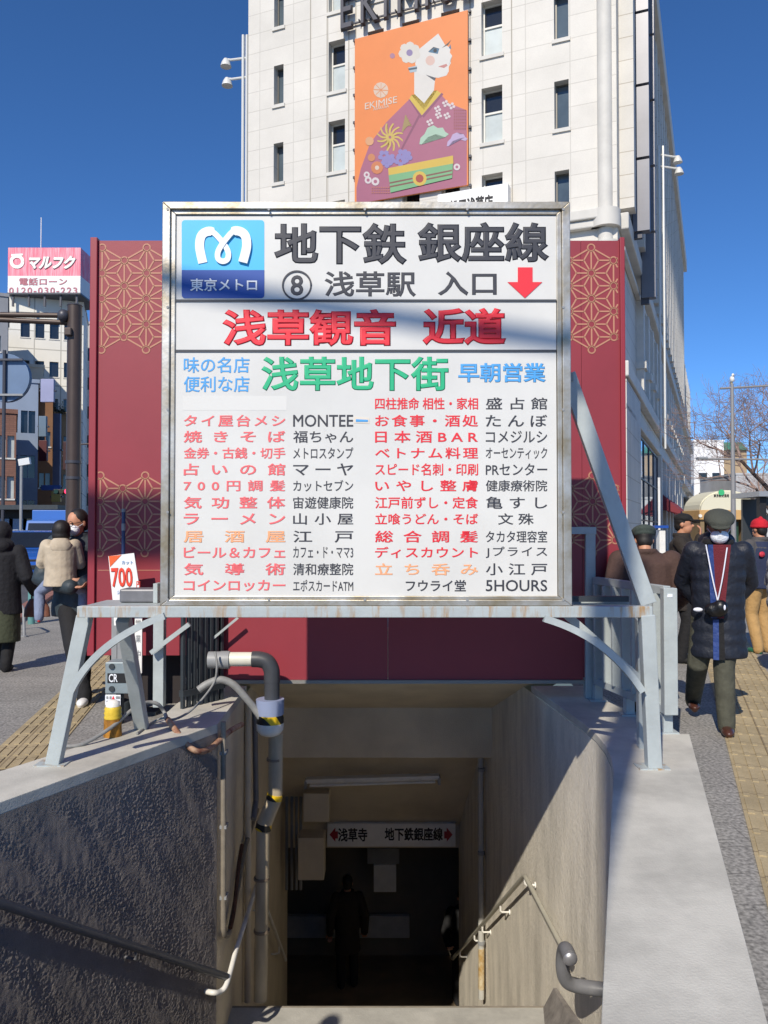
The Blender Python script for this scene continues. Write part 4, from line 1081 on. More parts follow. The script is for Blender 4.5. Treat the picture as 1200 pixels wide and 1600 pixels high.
A_, B_ = P(30, 446, YS), P(105, 434, YS); text('電話ローン', M_pkl, bt, A_, X, Z, -Yv, B_.x - A_.x, B_.z - A_.z, off=.03, lift=.02)
A_, B_ = P(14, 459, YS), P(121, 449, YS); text('0120-030-223', M_pkl, bt, A_, X, Z, -Yv, B_.x - A_.x, B_.z - A_.z, off=.03, lift=.02)
mb = MB(); p = P(64, 385, 72); mb.tube([(p.x, 72, p.z - .5), (p.x, 72, P(64, 340, 72).z)], .04, 6); tag(mb.build('aerial', M_lampw), 'thin aerial rod on top of the red rooftop sign', 'aerial')

LR = R(25)
block('grey_building', 'tall grey building with rows of windows at the far left beside the white tower', -70, 9, 455, 58, 10, M_gtile, wins=[(u, z) for z in (14.8, 12.2, 9.6, 7.0, 4.4) for u in (.60, .76, .91)], wsize=(.75, 1.2), rot=LR, wm=M_glass)
block('cream_block', 'pale cream block standing low before the white tower', 28, 66, 572, 64, 8, mat('pale_cream_render', '#cfc6b2', .8, var=.15, vscale=.4), wins=[(u, z) for z in (11.2, 8.2, 5.2, 2.4) for u in (.2, .5, .8)], wsize=(.5, 1.1), rot=LR)
block('blue_grey_building', 'blue grey building with narrow slit windows left of the tan house', -40, 58, 592, 52, 9, M_bgrey, wins=[(u, z) for z in (8.0, 5.0, 2.0) for u in (.50, .62, .78, .90)], wsize=(.42, 1.5), wframe=False, rot=LR)
block('tan_house', 'narrow brown building with a lilac sign board beside the blue grey one', 59, 81, 612, 54, 7, M_brn, wins=[(u, z) for z in (7.2, 4.4, 1.5) for u in (.3, .7)], wsize=(.3, 1.0), rot=LR, wm=M_glass)
block('brick_building', 'brown brick building at the far left with pale windows', -60, 24, 642, 44, 8, M_bbrick, wins=[(u, z) for z in (5.6, 3.3, 1.0) for u in (.74, .90)], wsize=(.36, 1.25), wm=M_blind, rot=LR)
block('concrete_house', 'small grey house with dark shop signs and roof plants behind the pole', 80, 118, 648, 58, 8, M_tan, wins=[(u, z) for z in (7.4, 4.6, 1.6) for u in (.3, .62, .88)], wsize=(.42, 1.0), rot=LR, wm=M_glass)
block('pale_apartments', 'pale apartment block glimpsed between pole and red hoarding', 126, 175, 505, 82, 8, mat('pale_render', '#d6d2cc', .8, var=.1, vscale=.3), wins=[(u, z) for z in (22, 19, 16, 13, 10, 7, 4, 1.5) for u in (.08, .24, .45, .75)], wsize=(.7, 1.3), rot=LR)
t = thing('roof_plants', 'dark green potted shrubs on the roof of the small grey house', 'plant', P(92, 648, 57.5))
rnd = random.Random(3); mb = MB()
for k in range(160):
    q = P(84 + rnd.random() * 18, 648 - abs(rnd.gauss(0, 6)), 57.6 + rnd.random()); a_ = rnd.uniform(0, 6.28); d_ = Vector((math.cos(a_), math.sin(a_) * .5, rnd.uniform(-.5, 1))) * .16
    e_ = Vector((-d_.y, d_.x, .05)) * .5; mb.face([q, q + d_ + e_, q + d_ * 1.6, q + d_ - e_])
mb.build('leaves', mat('shrub_green', '#2f4030', .8, var=.3, vscale=6), t)
# hanging signs of the far street, each one its own thing
def hsign(px0, py0, px1, py1, Y, col, label, txt=None, tcol='#f0f0ea', vertical=True, name='shop_sign', grp=None):
    a, b = P(px0, py1, Y), P(px1, py0, Y)
    t = thing(name, label, 'sign', a, grp)
    mb = MB(); mb.box((a.x, Y, a.z), (b.x, Y + .25, b.z)); mb.build('board', mat('board_' + col[1:], col, .5, var=.1, vscale=1), t, bevel=.02)
    mb = MB(); mb.box((a.x - .1, Y + .08, (a.z + b.z) / 2 - .05), (b.x + .1, Y + .3, (a.z + b.z) / 2 + .05)); mb.build('bracket', M_let, t)
    if txt:
        n_ = len(txt)
        for k, ch in enumerate(txt):
            hh = (b.z - a.z) / n_; text(ch, mat('letters_' + tcol[1:], tcol, .5), t, Vector((a.x + (b.x - a.x) * .18, Y, b.z - hh * (k + .85))), X, Z, -Yv, (b.x - a.x) * .64, hh * .7, off=.03, lift=.01)
    return t
hsign(107, 604, 118, 640, 56, '#1f9d55', 'green vertical shop sign beside the brown pole')
hsign(107, 574, 117, 590, 56, '#e4e4de', 'short white plate above the green vertical sign')
hsign(63, 592, 84, 628, 53, '#8f93b4', 'lilac sign board on the roof edge of the tan building')
hsign(60, 688, 73, 720, 51, '#4d1b20', 'dark maroon shop sign under the grey upper sign')
hsign(60, 650, 72, 682, 51, '#5d7284', 'grey blue shop sign above the maroon one')
hsign(82, 646, 94, 760, 56, '#75809e', 'tall slate blue vertical sign strip on the small grey house')
hsign(98, 690, 108, 734, 55, '#35161c', 'dark maroon vertical sign beside the brown pole')
hsign(64, 758, 94, 766, 50, '#3d5c9a', 'long blue shop fascia above the street')
hsign(80, 768, 94, 784, 50, '#b59a52', 'small mustard panel under the blue fascia')
# round sign disc seen from the street
t = thing('round_sign', 'big round blue grey disc sign on a thin pole at the left edge', 'sign', P(13, 800, 40))
c = P(8, 590, 40); mb = MB(); mb.tube([c, c + Yv * .3], 1.22, 32); mb.build('disc', mat('disc_blue', '#5f7796', .5, var=.12, vscale=.7), t, smooth=40)
mb = MB(); mb.tube([(P(13, 0, 39.9).x, 39.9, 0), (P(13, 0, 39.9).x, 39.9, P(0, 548, 40).z)], .09, 8); mb.build('pole', M_let, t, smooth=40)
for y in (562, 617): mb = MB(); mb.bar(P(-6, y, 39.85), P(36, y, 39.85), .12, .1); mb.build('brace', M_grey if y > 600 else M_let, t)
# brown pole with arm
M_bpole = mat('brown_pole_paint', '#4a3d36', .45, .2, var=.12, vscale=3)
t = thing('signal_pole', 'thick brown pole with a long horizontal arm at the left', 'pole', P(120, 860, 18))
YP = 18.0; c = P(121, 0, YP)
mb = MB(); mb.tube([(c.x, YP, 0), (c.x, YP, P(0, 478, YP).z)], .158, 20); mb.build('pole', M_bpole, t, smooth=40)
mb = MB(); mb.tube([(c.x, YP, P(0, 478, YP).z), (c.x, YP, P(0, 476, YP).z)], [.17, .15], 20); mb.build('cap', M_let, t, smooth=40)
for y in (492, 503):
    q = P(100, y, YP - .05); mb = MB(); mb.tube([(c.x, YP, q.z - (0 if y < 500 else .03)), (q.x, YP, q.z), (P(-60, y - (1 if y < 500 else 6), YP).x, YP, P(0, y - (1 if y < 500 else 6), YP).z)], .06, 10); mb.build('arm', M_bpole, t, smooth=40)
mb = MB(); q = P(99, 493, YP - .1); mb.ell(q, (.13, .13, .14)); mb.build('clamp', M_let, t, smooth=60)
mb = MB(); a, b = P(104, 526, YP - .1), P(115, 514, YP - .1); mb.box((a.x, YP - .25, a.z), (b.x, YP - .05, b.z)); mb.build('junction_box', M_bpole, t, bevel=.02)
for y in (722, 747):
    q = P(121, y, YP); mb = MB(); mb.tube([(c.x, YP, q.z - .03), (c.x, YP, q.z + .03)], .175, 16); mb.build('clamp', M_let, t, smooth=40)
# red signal seen beyond
t = thing('traffic_light', 'small horizontal traffic light showing red beyond the brown pole', 'traffic light', P(100, 768, 45))
a, b = P(83, 772, 45), P(109, 764, 45); mb = MB(); mb.box((a.x, 45, a.z), (b.x, 45.3, b.z)); mb.build('housing', M_dark, t, bevel=.04)
for k, (cl, em) in enumerate((('#123322', 0), ('#3a3112', 0), ('#ff2a50', 3.0))):
    q = P(88 + 8.2 * k, 768, 44.97); mb = MB(); mb.tube([q, q - Yv * .05], .125, 14); mb.build('lens', mat('lens_%d' % k, cl, .3, emit=em), t, smooth=40)
mb = MB(); mb.tube([(b.x - .2, 45.15, b.z), (b.x - .2, 45.15, b.z + 2.5), (b.x + 2.0, 45.15, b.z + 2.6)], .05, 8); mb.build('hanger', M_bpole, t, smooth=40)
# ================================================================ PEOPLE
M_skin = mat('skin', '#c08a6c', .55, var=.08, vscale=14); M_hair = mat('black_hair', '#1a1614', .6, var=.2, vscale=60, stretch=(1, 1, .3))
def cloth(name, col, **k):
    a = dict(rough=.85, var=.14, vscale=9, bump=.5, bscale=22); a.update(k); return mat(name, col, **a)
def lerp(a, b, t): return tuple(a[i] + (b[i] - a[i]) * t for i in range(3))
def hand_parts(wrist, d, side, curl=.35, s=1.0, palm_n=None):
    """palm and five separate fingers; d = direction from wrist to fingertips"""
    w_ = Vector(wrist); d = Vector(d).normalized(); n = Vector(palm_n) if palm_n else Vector((side, 0, 0)).cross(d)
    if n.length < .1: n = Vector((0, 1, 0))
    n = (n - d * n.dot(d)).normalized(); a = d.cross(n).normalized() * side
    out = [trunk_tube([(w_, .026 * s), (w_ + d * .045 * s, .034 * s), (w_ + d * .085 * s, .032 * s)], a, .42)]
    for k, (off, ln) in enumerate(((-.030, .062), (-.010, .075), (.010, .080), (.029, .070))):
        b = w_ + d * .085 * s + a * off * s; q = [b]
        dd = d.copy()
        for j in range(3):
            dd = (dd + n * curl * (j + .6)).normalized(); q.append(q[-1] + dd * ln * s / 3)
        out.append(limb([(p, (.0098 - .0009 * i) * s) for i, p in enumerate(q)]))
    b = w_ + d * .03 * s + a * .028 * s; t1 = b + (d * .6 + a * .7 + n * .3).normalized() * .035 * s; t2 = t1 + (d * .9 + a * .15 + n * .45).normalized() * .032 * s
    out.append(limb([(b, .013 * s), (t1, .0115 * s), (t2, .0095 * s)]))
    return out
def trunk_tube(pts, wide, flat_):
    def f(mb):
        rings = []
        for (p, r) in pts:
            p = Vector(p); w_ = Vector(wide).normalized(); d = (Vector(pts[-1][0]) - Vector(pts[0][0])).normalized(); n = d.cross(w_).normalized()
            rings.append([mb.bm.verts.new(p + w_ * r * 1.25 * math.cos(2 * math.pi * k / 12) + n * r * flat_ * math.sin(2 * math.pi * k / 12)) for k in range(12)])
        for A, B in zip(rings, rings[1:]):
            for k in range(12): mb.bm.faces.new((A[k], A[(k + 1) % 12], B[(k + 1) % 12], B[k]))
        mb.bm.faces.new(rings[0][::-1]); mb.bm.faces.new(rings[-1])
    return f
def person(label, loc, rotz, H=1.68, feet=((-.10, -.02), (.10, .02)), feetz=(0, 0), knees=None, hands=((-.27, -.05, .80), (.27, -.05, .80)), elbows=((-.27, .06, 1.10), (.27, .06, 1.10)),
           lean=0.0, nod=0.0, turn=0.0, skin=None, hair=True, trouser=None, coat=None, shoe=None, stocky=1.0, group=None, hand_curl=.4, coat_spec=None, child=False, fing=None):
    s = H / 1.70
    t = thing('person', label, 'person', loc, group, rotz=rotz)
    sk = skin or M_skin
    v = lambda x, y, z: Vector((x * s, y * s, z * s))
    hz, sz = .92, 1.40
    sh = [(-.165 * stocky, -lean, sz - .02), (.165 * stocky, -lean, sz - .02)]
    hc = (0, -lean - .02 - nod * .25, 1.575 - nod * .12)
    rot = Matrix.Rotation(turn, 4, 'Z') @ Matrix.Rotation(nod, 4, 'X')
    hrot = lambda p: v(*hc) + rot @ (Vector(p) * s)
    kn = knees or [((feet[i][0] + (-.1, .1)[i]) / 2, min(feet[i][1], 0) * .5 - .06, .49) for i in (0, 1)]
    ank = [(feet[i][0], feet[i][1] + .03, .085 + feetz[i]) for i in (0, 1)]
    body = [trunk([(v(0, 0, hz - .06), .15 * s * stocky, .11 * s), (v(0, 0, hz + .05), .165 * s * stocky, .115 * s), (v(0, -lean * .3, 1.08), .145 * s * stocky, .10 * s), (v(0, -lean * .75, 1.27), .165 * s * stocky, .115 * s), (v(0, -lean, 1.38), .16 * s * stocky, .085 * s), (v(0, -lean, 1.44), .065 * s, .06 * s)]),
            limb([(v(0, -lean + .01, 1.42), .058 * s), (v(*lerp((0, -lean, 1.48), hc, .3)), .055 * s), (v(*lerp((0, -lean, 1.47), hc, .7)), .055 * s)])]
    body += [ball(hrot((0, .008, .025)), (.076 * s, .094 * s, .098 * s), rot), ball(hrot((0, -.022, -.045)), (.060 * s, .068 * s, .075 * s), rot),
             limb([(hrot((0, -.088, .012)), .010 * s), (hrot((0, -.103, -.018)), .013 * s)]), limb([(hrot((-.020, -.079, -.062)), .008 * s), (hrot((.020, -.079, -.062)), .008 * s)])]
    for sd in (-1, 1): body += [ball(hrot((sd * .076, .012, -.005)), (.010 * s, .020 * s, .030 * s), rot)]
    for i, sd in ((0, -1), (1, 1)):
        body += [limb([(v(*sh[i]), .052 * s), (v(*elbows[i]), .040 * s), (v(*hands[i]), .028 * s)]),
                 limb([(v(sd * .085, 0, hz - .02), .088 * s), (v(*kn[i]), .058 * s), (v(*ank[i]), .042 * s)])]
        d_ = (Vector(hands[i]) - Vector(elbows[i]))
        if fing and fing[i]: d_ = Vector(fing[i])
        body += hand_parts(v(*hands[i]), d_, sd, hand_curl, s)
    blob('body', body, sk, t, .0085 * s, 1)
    if trouser:
        pr = [trunk([(v(0, 0, hz - .09), .165 * s * stocky, .125 * s), (v(0, 0, hz + .04), .175 * s * stocky, .128 * s), (v(0, 0, hz + .14), .16 * s * stocky, .115 * s)])]
        for i, sd in ((0, -1), (1, 1)):
            a_, k_, q_ = v(sd * .088, 0, hz - .03), v(*kn[i]), v(*ank[i])
            pr.append(limb([(a_, .105 * s), (a_.lerp(k_, .5), .092 * s), (k_, .080 * s), (k_.lerp(q_, .5), .074 * s), (q_ + Z * .0, .066 * s), (q_ - Z * .03 * s, .064 * s)]))
        blob('trousers', pr, trouser, t, .013 * s, 2)
    if shoe:
        for i in (0, 1):
            f_ = v(feet[i][0], feet[i][1], feetz[i])
            o = blob('shoe', [ball(f_ + Vector((0, -.055, .035)) * s, (.047 * s, .105 * s, .035 * s)), ball(f_ + Vector((0, .03, .05)) * s, (.042 * s, .06 * s, .05 * s)), limb([(f_ + Vector((0, -.12, .02)) * s, .026 * s), (f_ + Vector((0, .06, .02)) * s, .026 * s)])], shoe, t, .008 * s, 1)
    if coat:
        c = coat_spec or {}
        hem, rx, ry, puff, q = c.get('hem', .80), c.get('rx', .19), c.get('ry', .145), c.get('puff', 0), c.get('q', .11)
        secs = []; z = hem
        while z < 1.36:
            f = (z - hem) / (1.36 - hem); lw = -lean * max(0, (z - .9) / .5)
            ww = rx * (1.08 - .10 * math.sin(f * math.pi)) * stocky
            k = 1 + puff * (abs(math.sin(math.pi * (z - hem) / q)) - .5)
            secs.append((v(0, lw, z), ww * k * s, ry * (1.05 - .06 * f) * k * s)); z += .018
        secs += [(v(0, -lean, 1.385), rx * .95 * stocky * s, .115 * s), (v(0, -lean, 1.425), rx * .70 * stocky * s, .095 * s), (v(0, -lean - .005, 1.465), .088 * s, .083 * s)]
        pr = [trunk(secs)]
        for i, sd in ((0, -1), (1, 1)):
            a_, e_, w_ = v(*sh[i]) + Vector((sd * .01, 0, -.01)), v(*elbows[i]), v(*hands[i])
            ps = []; nn = 16
            for k in range(nn + 1):
                g = k / nn; p = a_.lerp(e_, g * 2) if g < .5 else e_.lerp(w_, g * 2 - 1)
                r = (.082 - .024 * g) * s * c.get('sleeve', 1.0) * (1 + puff * .8 * (abs(math.sin(g * math.pi * 5)) - .5)); ps.append((p, r))
            pr.append(limb(ps))
        if c.get('collar'): pr.append(limb([(v(.085 * math.cos(R(g)), -lean + .005 + .08 * math.sin(R(g)), 1.455), .026 * s) for g in range(-60, 241, 20)]))
        if c.get('hood'): pr.append(ball(v(0, -lean + .10, 1.44), (.14 * s, .08 * s, .09 * s)))
        blob('coat', pr, coat, t, .012 * s, 2)
    if hair:
        cut = []
        hb = [ball(hrot((0, .022, .040)), (.084 * s, .093 * s, .094 * s), rot), ball(hrot((0, .055, -.010)), (.072 * s, .055 * s, .075 * s), rot)]
        blob('hair', hb, M_hair if hair is True else hair, t, .009 * s, 2)
    # eyes
    for sd in (-1, 1):
        mb = MB(); mb.ell(hrot((sd * .030, -.083, .012)), (.011 * s, .006 * s, .006 * s), rot, 8, 6); mb.build('eye', M_dark, t, smooth=60)
    t['_s'] = s
    return t, hrot, rot, v, s
def flat_cap(t, hrot, rot, s, m, back=False):
    blob('flat_cap', [ball(hrot((0, -.010, .078)), (.112 * s, .138 * s, .062 * s), rot @ Matrix.Rotation(R(8), 4, 'X')), ball(hrot((0, .012, .055)), (.096 * s, .110 * s, .042 * s), rot),
                      ball(hrot((0, -.108, .044)), (.075 * s, .050 * s, .016 * s), rot @ Matrix.Rotation(R(16), 4, 'X'))], m, t, .008 * s, 2)
def face_mask(t, hrot, rot, s, m):
    blob('face_mask', [ball(hrot((0, -.054, -.050)), (.066 * s, .060 * s, .056 * s), rot), ball(hrot((0, -.082, -.028)), (.034 * s, .036 * s, .034 * s), rot)], m, t, .007 * s, 2)
    for sd in (-1, 1):
        mb = MB(); mb.tube([hrot((sd * .054, -.06, -.03)), hrot((sd * .078, -.01, -.005)), hrot((sd * .080, .02, .0))], .0022 * s, 6); mb.build('mask_loop', m, t, smooth=40)

# ---- the man in cap and mask walking towards the camera on the right pavement
M_navyp = cloth('navy_puffer', '#1b202c', rough=.55, bump=.7, bscale=16, var=.1)
M_olivet = cloth('olive_trousers', '#4a4a3e', var=.3); M_bshoe = mat('brown_shoe', '#4a2c22', .35, var=.2, vscale=20)
M_capg = cloth('grey_green_cap', '#43463f', bump=.3, bscale=120, fine=.25, fscale=320); M_maskw = mat('white_mask', '#e9edf3', .7, var=.05, bump=.4, bscale=50)
M_blackj = cloth('black_cloth', '#141416')
f1, f2 = G(1136, 1148), G(1082, 1112)
cx_, cy_ = (f1.x + f2.x) / 2 - .02, 6.15
_ri = Matrix.Rotation(R(17), 3, 'Z')
l1, l2 = _ri @ Vector((f1.x - cx_, f1.y - cy_, 0)), _ri @ Vector((f2.x - cx_, f2.y - cy_, 0))
t, hr, rt, v, s = person('man in grey cap and white mask walking in an open navy puffer coat', (cx_, cy_, 0), R(-17), 1.70, skin=mat('darker_skin', '#8f6450', .55, var=.1, vscale=14),  # darker skin tone than the other people
    feet=((l2.x, l2.y - .12), (l1.x, l1.y)), feetz=(.05, 0), knees=[(l2.x + .0, .0, .50), (l1.x - .01, -.06, .50)],
    hands=((-.12, .20, .95), (.12, .20, .95)), elbows=((-.245, .15, 1.12), (.245, .15, 1.12)), lean=.04, nod=R(15), hair=True, trouser=M_olivet, coat=M_navyp, shoe=M_bshoe,
    stocky=1.0, coat_spec=dict(hem=.56, rx=.195, ry=.15, puff=.05, q=.095, collar=True, hood=True, sleeve=.98))
flat_cap(t, hr, rt, s, M_capg); face_mask(t, hr, rt, s, M_maskw)
def on_front(x, z, ry=.15, rx=.22, lean=.04, out=.012):
    return Vector((x, -lean * max(0, (z - .9) / .5) - ry * 1.06 * math.sqrt(max(0, 1 - (x / rx) ** 2)) - out, z))
def strip(xs0, xs1, zs, m, name, parent, out=.012, th=.012, rx=.225, ry=.152):
    mb = MB(); n = len(zs)
    for i in range(n - 1):
        a0, a1, b0, b1 = on_front(xs0[i], zs[i], ry, rx, out=out), on_front(xs1[i], zs[i], ry, rx, out=out), on_front(xs0[i + 1], zs[i + 1], ry, rx, out=out), on_front(xs1[i + 1], zs[i + 1], ry, rx, out=out)
        w_ = Vector((0, th, 0)); mb.hexa([a0, a1, a1 + w_, a0 + w_, b0, b1, b1 + w_, b0 + w_])
    return mb.build(name, m, parent, smooth=60)
zs_ = [1.42 - .05 * k for k in range(12)]
strip([-.055 + .003 * k for k in range(12)], [.075 - .0045 * k for k in range(12)], zs_, cloth('burgundy_knit', '#6a1f2a', bump=.4, bscale=120), 'sweater', t, out=.004, th=.03)
strip([-.085 + .002 * k for k in range(12)], [-.050 + .0025 * k for k in range(12)], zs_, cloth('blue_lining', '#263f7c', rough=.5), 'lining', t, out=.010, th=.02)
zs2 = [.86 - .03 * k for k in range(11)]
strip([-.052] * 11, [-.012] * 11, zs2, cloth('blue_lining', '#263f7c'), 'lining', t, out=.018, th=.02)
strip([-.010] * 11, [.022 + .001 * k for k in range(11)], zs2, M_blackj, 'front_gap', t, out=.006, th=.03)
blob('scarf', [limb([(v(.085 * math.cos(R(g)), -.05 + .075 * math.sin(R(g)), 1.43), .036) for g in range(0, 361, 20)]), ball(v(0, -.11, 1.40), (.075, .045, .055))], M_blackj, t, .011, 2)
p1, p2 = on_front(-.10, 1.42, out=.03), on_front(.045, 1.40, out=.035); pe = on_front(-.02, 1.00, out=.03)
M_lany = mat('white_lanyard', '#dfe2ee', .6)
for p in (p1, p2): mb = MB(); mb.tube(spline([p, p.lerp(pe, .5) + Vector((0, -.012, -.02)), pe]), .0052, 6); mb.build('lanyard', M_lany, t, smooth=60)
blob('camera_pouch', [ball(on_front(-.035, .935, out=.055), (.085, .045, .058)), ball(on_front(-.005, .955, out=.06), (.055, .045, .06))], mat('black_leather', '#101012', .35, bump=.2, bscale=40), t, .009, 2)
mb = MB(); mb.ell(on_front(-.155, .93, out=.05), (.035, .015, .016)); mb.ell(on_front(.02, .96, out=.106), (.008, .006, .02)); mb.build('pouch_clasp', M_lany, t, smooth=60)

# ---- hunched person in a brown jacket behind the railing
M_brownj = cloth('brown_jacket', '#4b3731', bump=.35, bscale=40)
t, hr, rt, v, s = person('hunched person in brown jacket and dark green cap behind the right railing', (P(1020, 900, 6.45).x, 6.6, 0), R(170), 1.58,
    feet=((-.13, -.02), (.10, .14)), hands=((-.25, -.22, .95), (.25, -.22, .95)), elbows=((-.31, .0, 1.08), (.31, .0, 1.08)), lean=.08, nod=R(12), trouser=cloth('black_trousers', '#18181b'), coat=M_brownj, shoe=M_bshoe,
    stocky=1.30, coat_spec=dict(hem=.74, rx=.185, ry=.16, sleeve=1.2, collar=True))
flat_cap(t, hr, rt, s, cloth('green_cap', '#39443f', bump=.25, bscale=90))
# ---- people further along the right pavement
t, hr, rt, v, s = person('person in black cap and dark coat touching the chin further down the pavement', (P(1066, 850, 9.3).x, 9.3, 0), R(62), 1.72,
    hands=((-.06, -.20, 1.42), (.27, -.03, .82)), elbows=((-.24, -.16, 1.12), (.29, .06, 1.1)), trouser=cloth('black_trousers', '#18181b'), coat=cloth('dark_brown_coat', '#2a2420'), shoe=M_blackj, coat_spec=dict(hem=.6, collar=True), fing=((0, -.1, 1), None))
blob('cap', [ball(hr((0, .010, .068)), (.092, .108, .062), rt), ball(hr((0, -.11, .045)), (.07, .06, .012), rt)], M_blackj, t, .009, 2)
t, hr, rt, v, s = person('person in red knit hat, navy vest and tan trousers seen from behind', (P(1188, 850, 10.0).x, 10.0, 0), R(200), 1.66,
    hands=((-.25, -.12, .86), (.25, -.12, .86)), trouser=cloth('tan_trousers', '#b08d5a'), coat=cloth('grey_sleeves', '#4e4c4c'), shoe=mat('green_shoe', '#1f5a40', .5), coat_spec=dict(hem=.84, collar=True))
blob('vest', [trunk([(v(0, 0, .82), .215, .165), (v(0, 0, 1.0), .205, .16), (v(0, 0, 1.2), .212, .16), (v(0, 0, 1.34), .20, .14), (v(0, 0, 1.42), .15, .11)])], cloth('navy_vest', '#242d48', bscale=12), t, .014, 2)
blob('knit_hat', [ball(hr((0, .012, .062)), (.098, .112, .082), rt), limb([(hr((.088 * math.cos(R(g)), .01 + .10 * math.sin(R(g)), .035)), .020) for g in range(0, 361, 20)]), ball(hr((0, .03, .15)), (.022, .022, .018), rt)], cloth('red_knit', '#c3182a', bump=.5, bscale=90), t, .009, 2)
mb = MB(); mb.ell(v(.13, .155, 1.26), (.045, .018, .035)); mb.ell(v(.13, .168, 1.26), (.018, .010, .015)); mb.build('vest_badge', mat('badge_red', '#c03040', .6), t, smooth=60)
t, hr, rt, v, s = person('person in light grey puffer jacket and black trousers cut by the right edge', (P(1226, 900, 8.1).x, 8.1, 0), R(75), 1.56,
    hands=((-.18, -.18, 1.02), (.2, -.16, 1.02)), elbows=((-.30, .08, 1.08), (.28, .08, 1.08)), trouser=cloth('black_trousers', '#18181b'), coat=cloth('light_grey_puffer', '#9a9ca0', rough=.6, bscale=14), shoe=M_blackj, stocky=1.15, coat_spec=dict(hem=.80, rx=.2, ry=.17, puff=.12, q=.14, sleeve=1.2, collar=True))

# ---- left: person in dark hooded coat, seen from behind, with a brown bag
ploc = P(2, 900, 8.7)
t, hr, rt, v, s = person('person in long dark coat over olive skirt seen from behind at the left edge', (ploc.x, 8.7, 0), R(185), 1.60,
    feet=((-.08, .02), (.09, -.12)), hands=((-.30, -.22, .90), (.24, -.06, .82)), elbows=((-.30, .04, 1.08), (.29, .05, 1.1)), trouser=M_blackj, coat=cloth('dark_navy_coat', '#15161c'), shoe=M_blackj, stocky=1.1, coat_spec=dict(hem=.66, rx=.2, ry=.165, collar=True, hood=True, sleeve=1.1))
blob('hood', [ball(hr((0, .012, .022)), (.105, .118, .128), rt), ball(v(0, .03, 1.44), (.15, .10, .10))], cloth('dark_navy_coat', '#15161c'), t, .011, 2)
blob('skirt', [trunk([(v(0, 0, .34), .205, .165), (v(0, 0, .5), .205, .17), (v(0, 0, .72), .195, .165)])], cloth('olive_skirt', '#3f4432'), t, .014, 2)
hw = Vector((ploc.x, 8.7, 0)) + Matrix.Rotation(R(185), 4, 'Z') @ Vector((-.30, -.24, .86))
t = thing('handbag', 'brown leather handbag held by the person in the dark coat', 'bag', hw - Z * .22)
M_bag = mat('brown_leather', '#7d5444', .5, var=.25, vscale=10, bump=.2, bscale=40)
blob('body', [trunk([(hw + Vector((0, 0, -.30)), .15, .06), (hw + Vector((0, 0, -.2)), .14, .058), (hw + Vector((0, 0, -.10)), .09, .035)])], M_bag, t, .01, 1)
mb = MB(); mb.tube(spline([hw + Vector((-.06, 0, -.12)), hw + Vector((-.05, 0, -.02)), hw + Vector((.05, 0, -.02)), hw + Vector((.06, 0, -.12))]), .010, 8); mb.build('handle', M_bag, t, smooth=60)

# ---- left: man carrying a child
M_dgc = cloth('slate_jacket', '#2f3a40', rough=.6, bscale=18)
mx_, my_ = P(121, 900, 7.45).x, 7.45
g1, g2 = G(133, 1084), G(104, 1112)
t, hr, rt, v, s = person('man in white mask and slate jacket carrying a small child', (mx_, my_, 0), R(10), 1.74,
    feet=((g2.x - mx_ - .03, g2.y - my_ + .22), (g1.x - mx_ + .0, g1.y - my_ - .12)), hands=((.015, -.36, 1.00), (.13, -.32, 1.04)), elbows=((-.30, -.06, 1.06), (.28, -.06, 1.06)),
    lean=-.03, trouser=cloth('black_trousers', '#18181b'), coat=M_dgc, shoe=mat('white_sneaker', '#e6e4e0', .5, var=.08, vscale=20), stocky=1.08, coat_spec=dict(hem=.72, rx=.195, ry=.16, puff=.05, q=.2, sleeve=1.15, collar=True), fing=((1, -.15, .0), (-1, -.1, 0)), turn=R(-38), nod=R(10))
face_mask(t, hr, rt, s, M_maskw)
mb = MB()
for sd in (-1, 1): mb.tube([hr((sd * .033 + .028 * math.cos(R(a)), -.098, .012 + .02 * math.sin(R(a)))) for a in range(0, 361, 30)], .0028, 6); mb.tube([hr((sd * .06, -.096, .015)), hr((sd * .08, .0, .015))], .0025, 6)
mb.build('glasses', M_dark, t, smooth=60)
bq = Vector((mx_, my_, 0)) + Matrix.Rotation(R(10), 4, 'Z') @ Vector((-.09, -.27, 0))
t, hr, rt, v, s = person('small child in beige hooded jacket held in a man\'s arms, seen from behind', (bq.x, bq.y, .52), R(200), 1.08,
    feet=((-.30, -.10), (.28, -.10)), feetz=(.30, .30), knees=[(-.30, -.16, .70), (.28, -.16, .70)], hands=((-.17, -.28, 1.26), (.17, -.28, 1.32)), elbows=((-.25, -.06, 1.10), (.25, -.06, 1.12)), trouser=cloth('blue_grey_trousers', '#7c87a0'), coat=cloth('beige_jacket', '#bcae98', bscale=16),
    shoe=mat('red_white_shoe', '#c23a3a', .5), stocky=1.0, coat_spec=dict(hem=.80, rx=.215, ry=.19, sleeve=1.2, collar=True), nod=R(4))
blob('hood', [ball(v(.0, .13, 1.36), (.15 * s, .07 * s, .12 * s))], cloth('beige_jacket', '#bcae98'), t, .009, 2)
blob('bob_hair', [ball(hr((0, .018, .03)), (.105 * s * 1.25, .115 * s * 1.2, .115 * s * 1.2), rt), ball(hr((0, .03, -.06)), (.105 * s * 1.2, .09 * s * 1.2, .09 * s), rt)], M_hair, t, .009, 2)

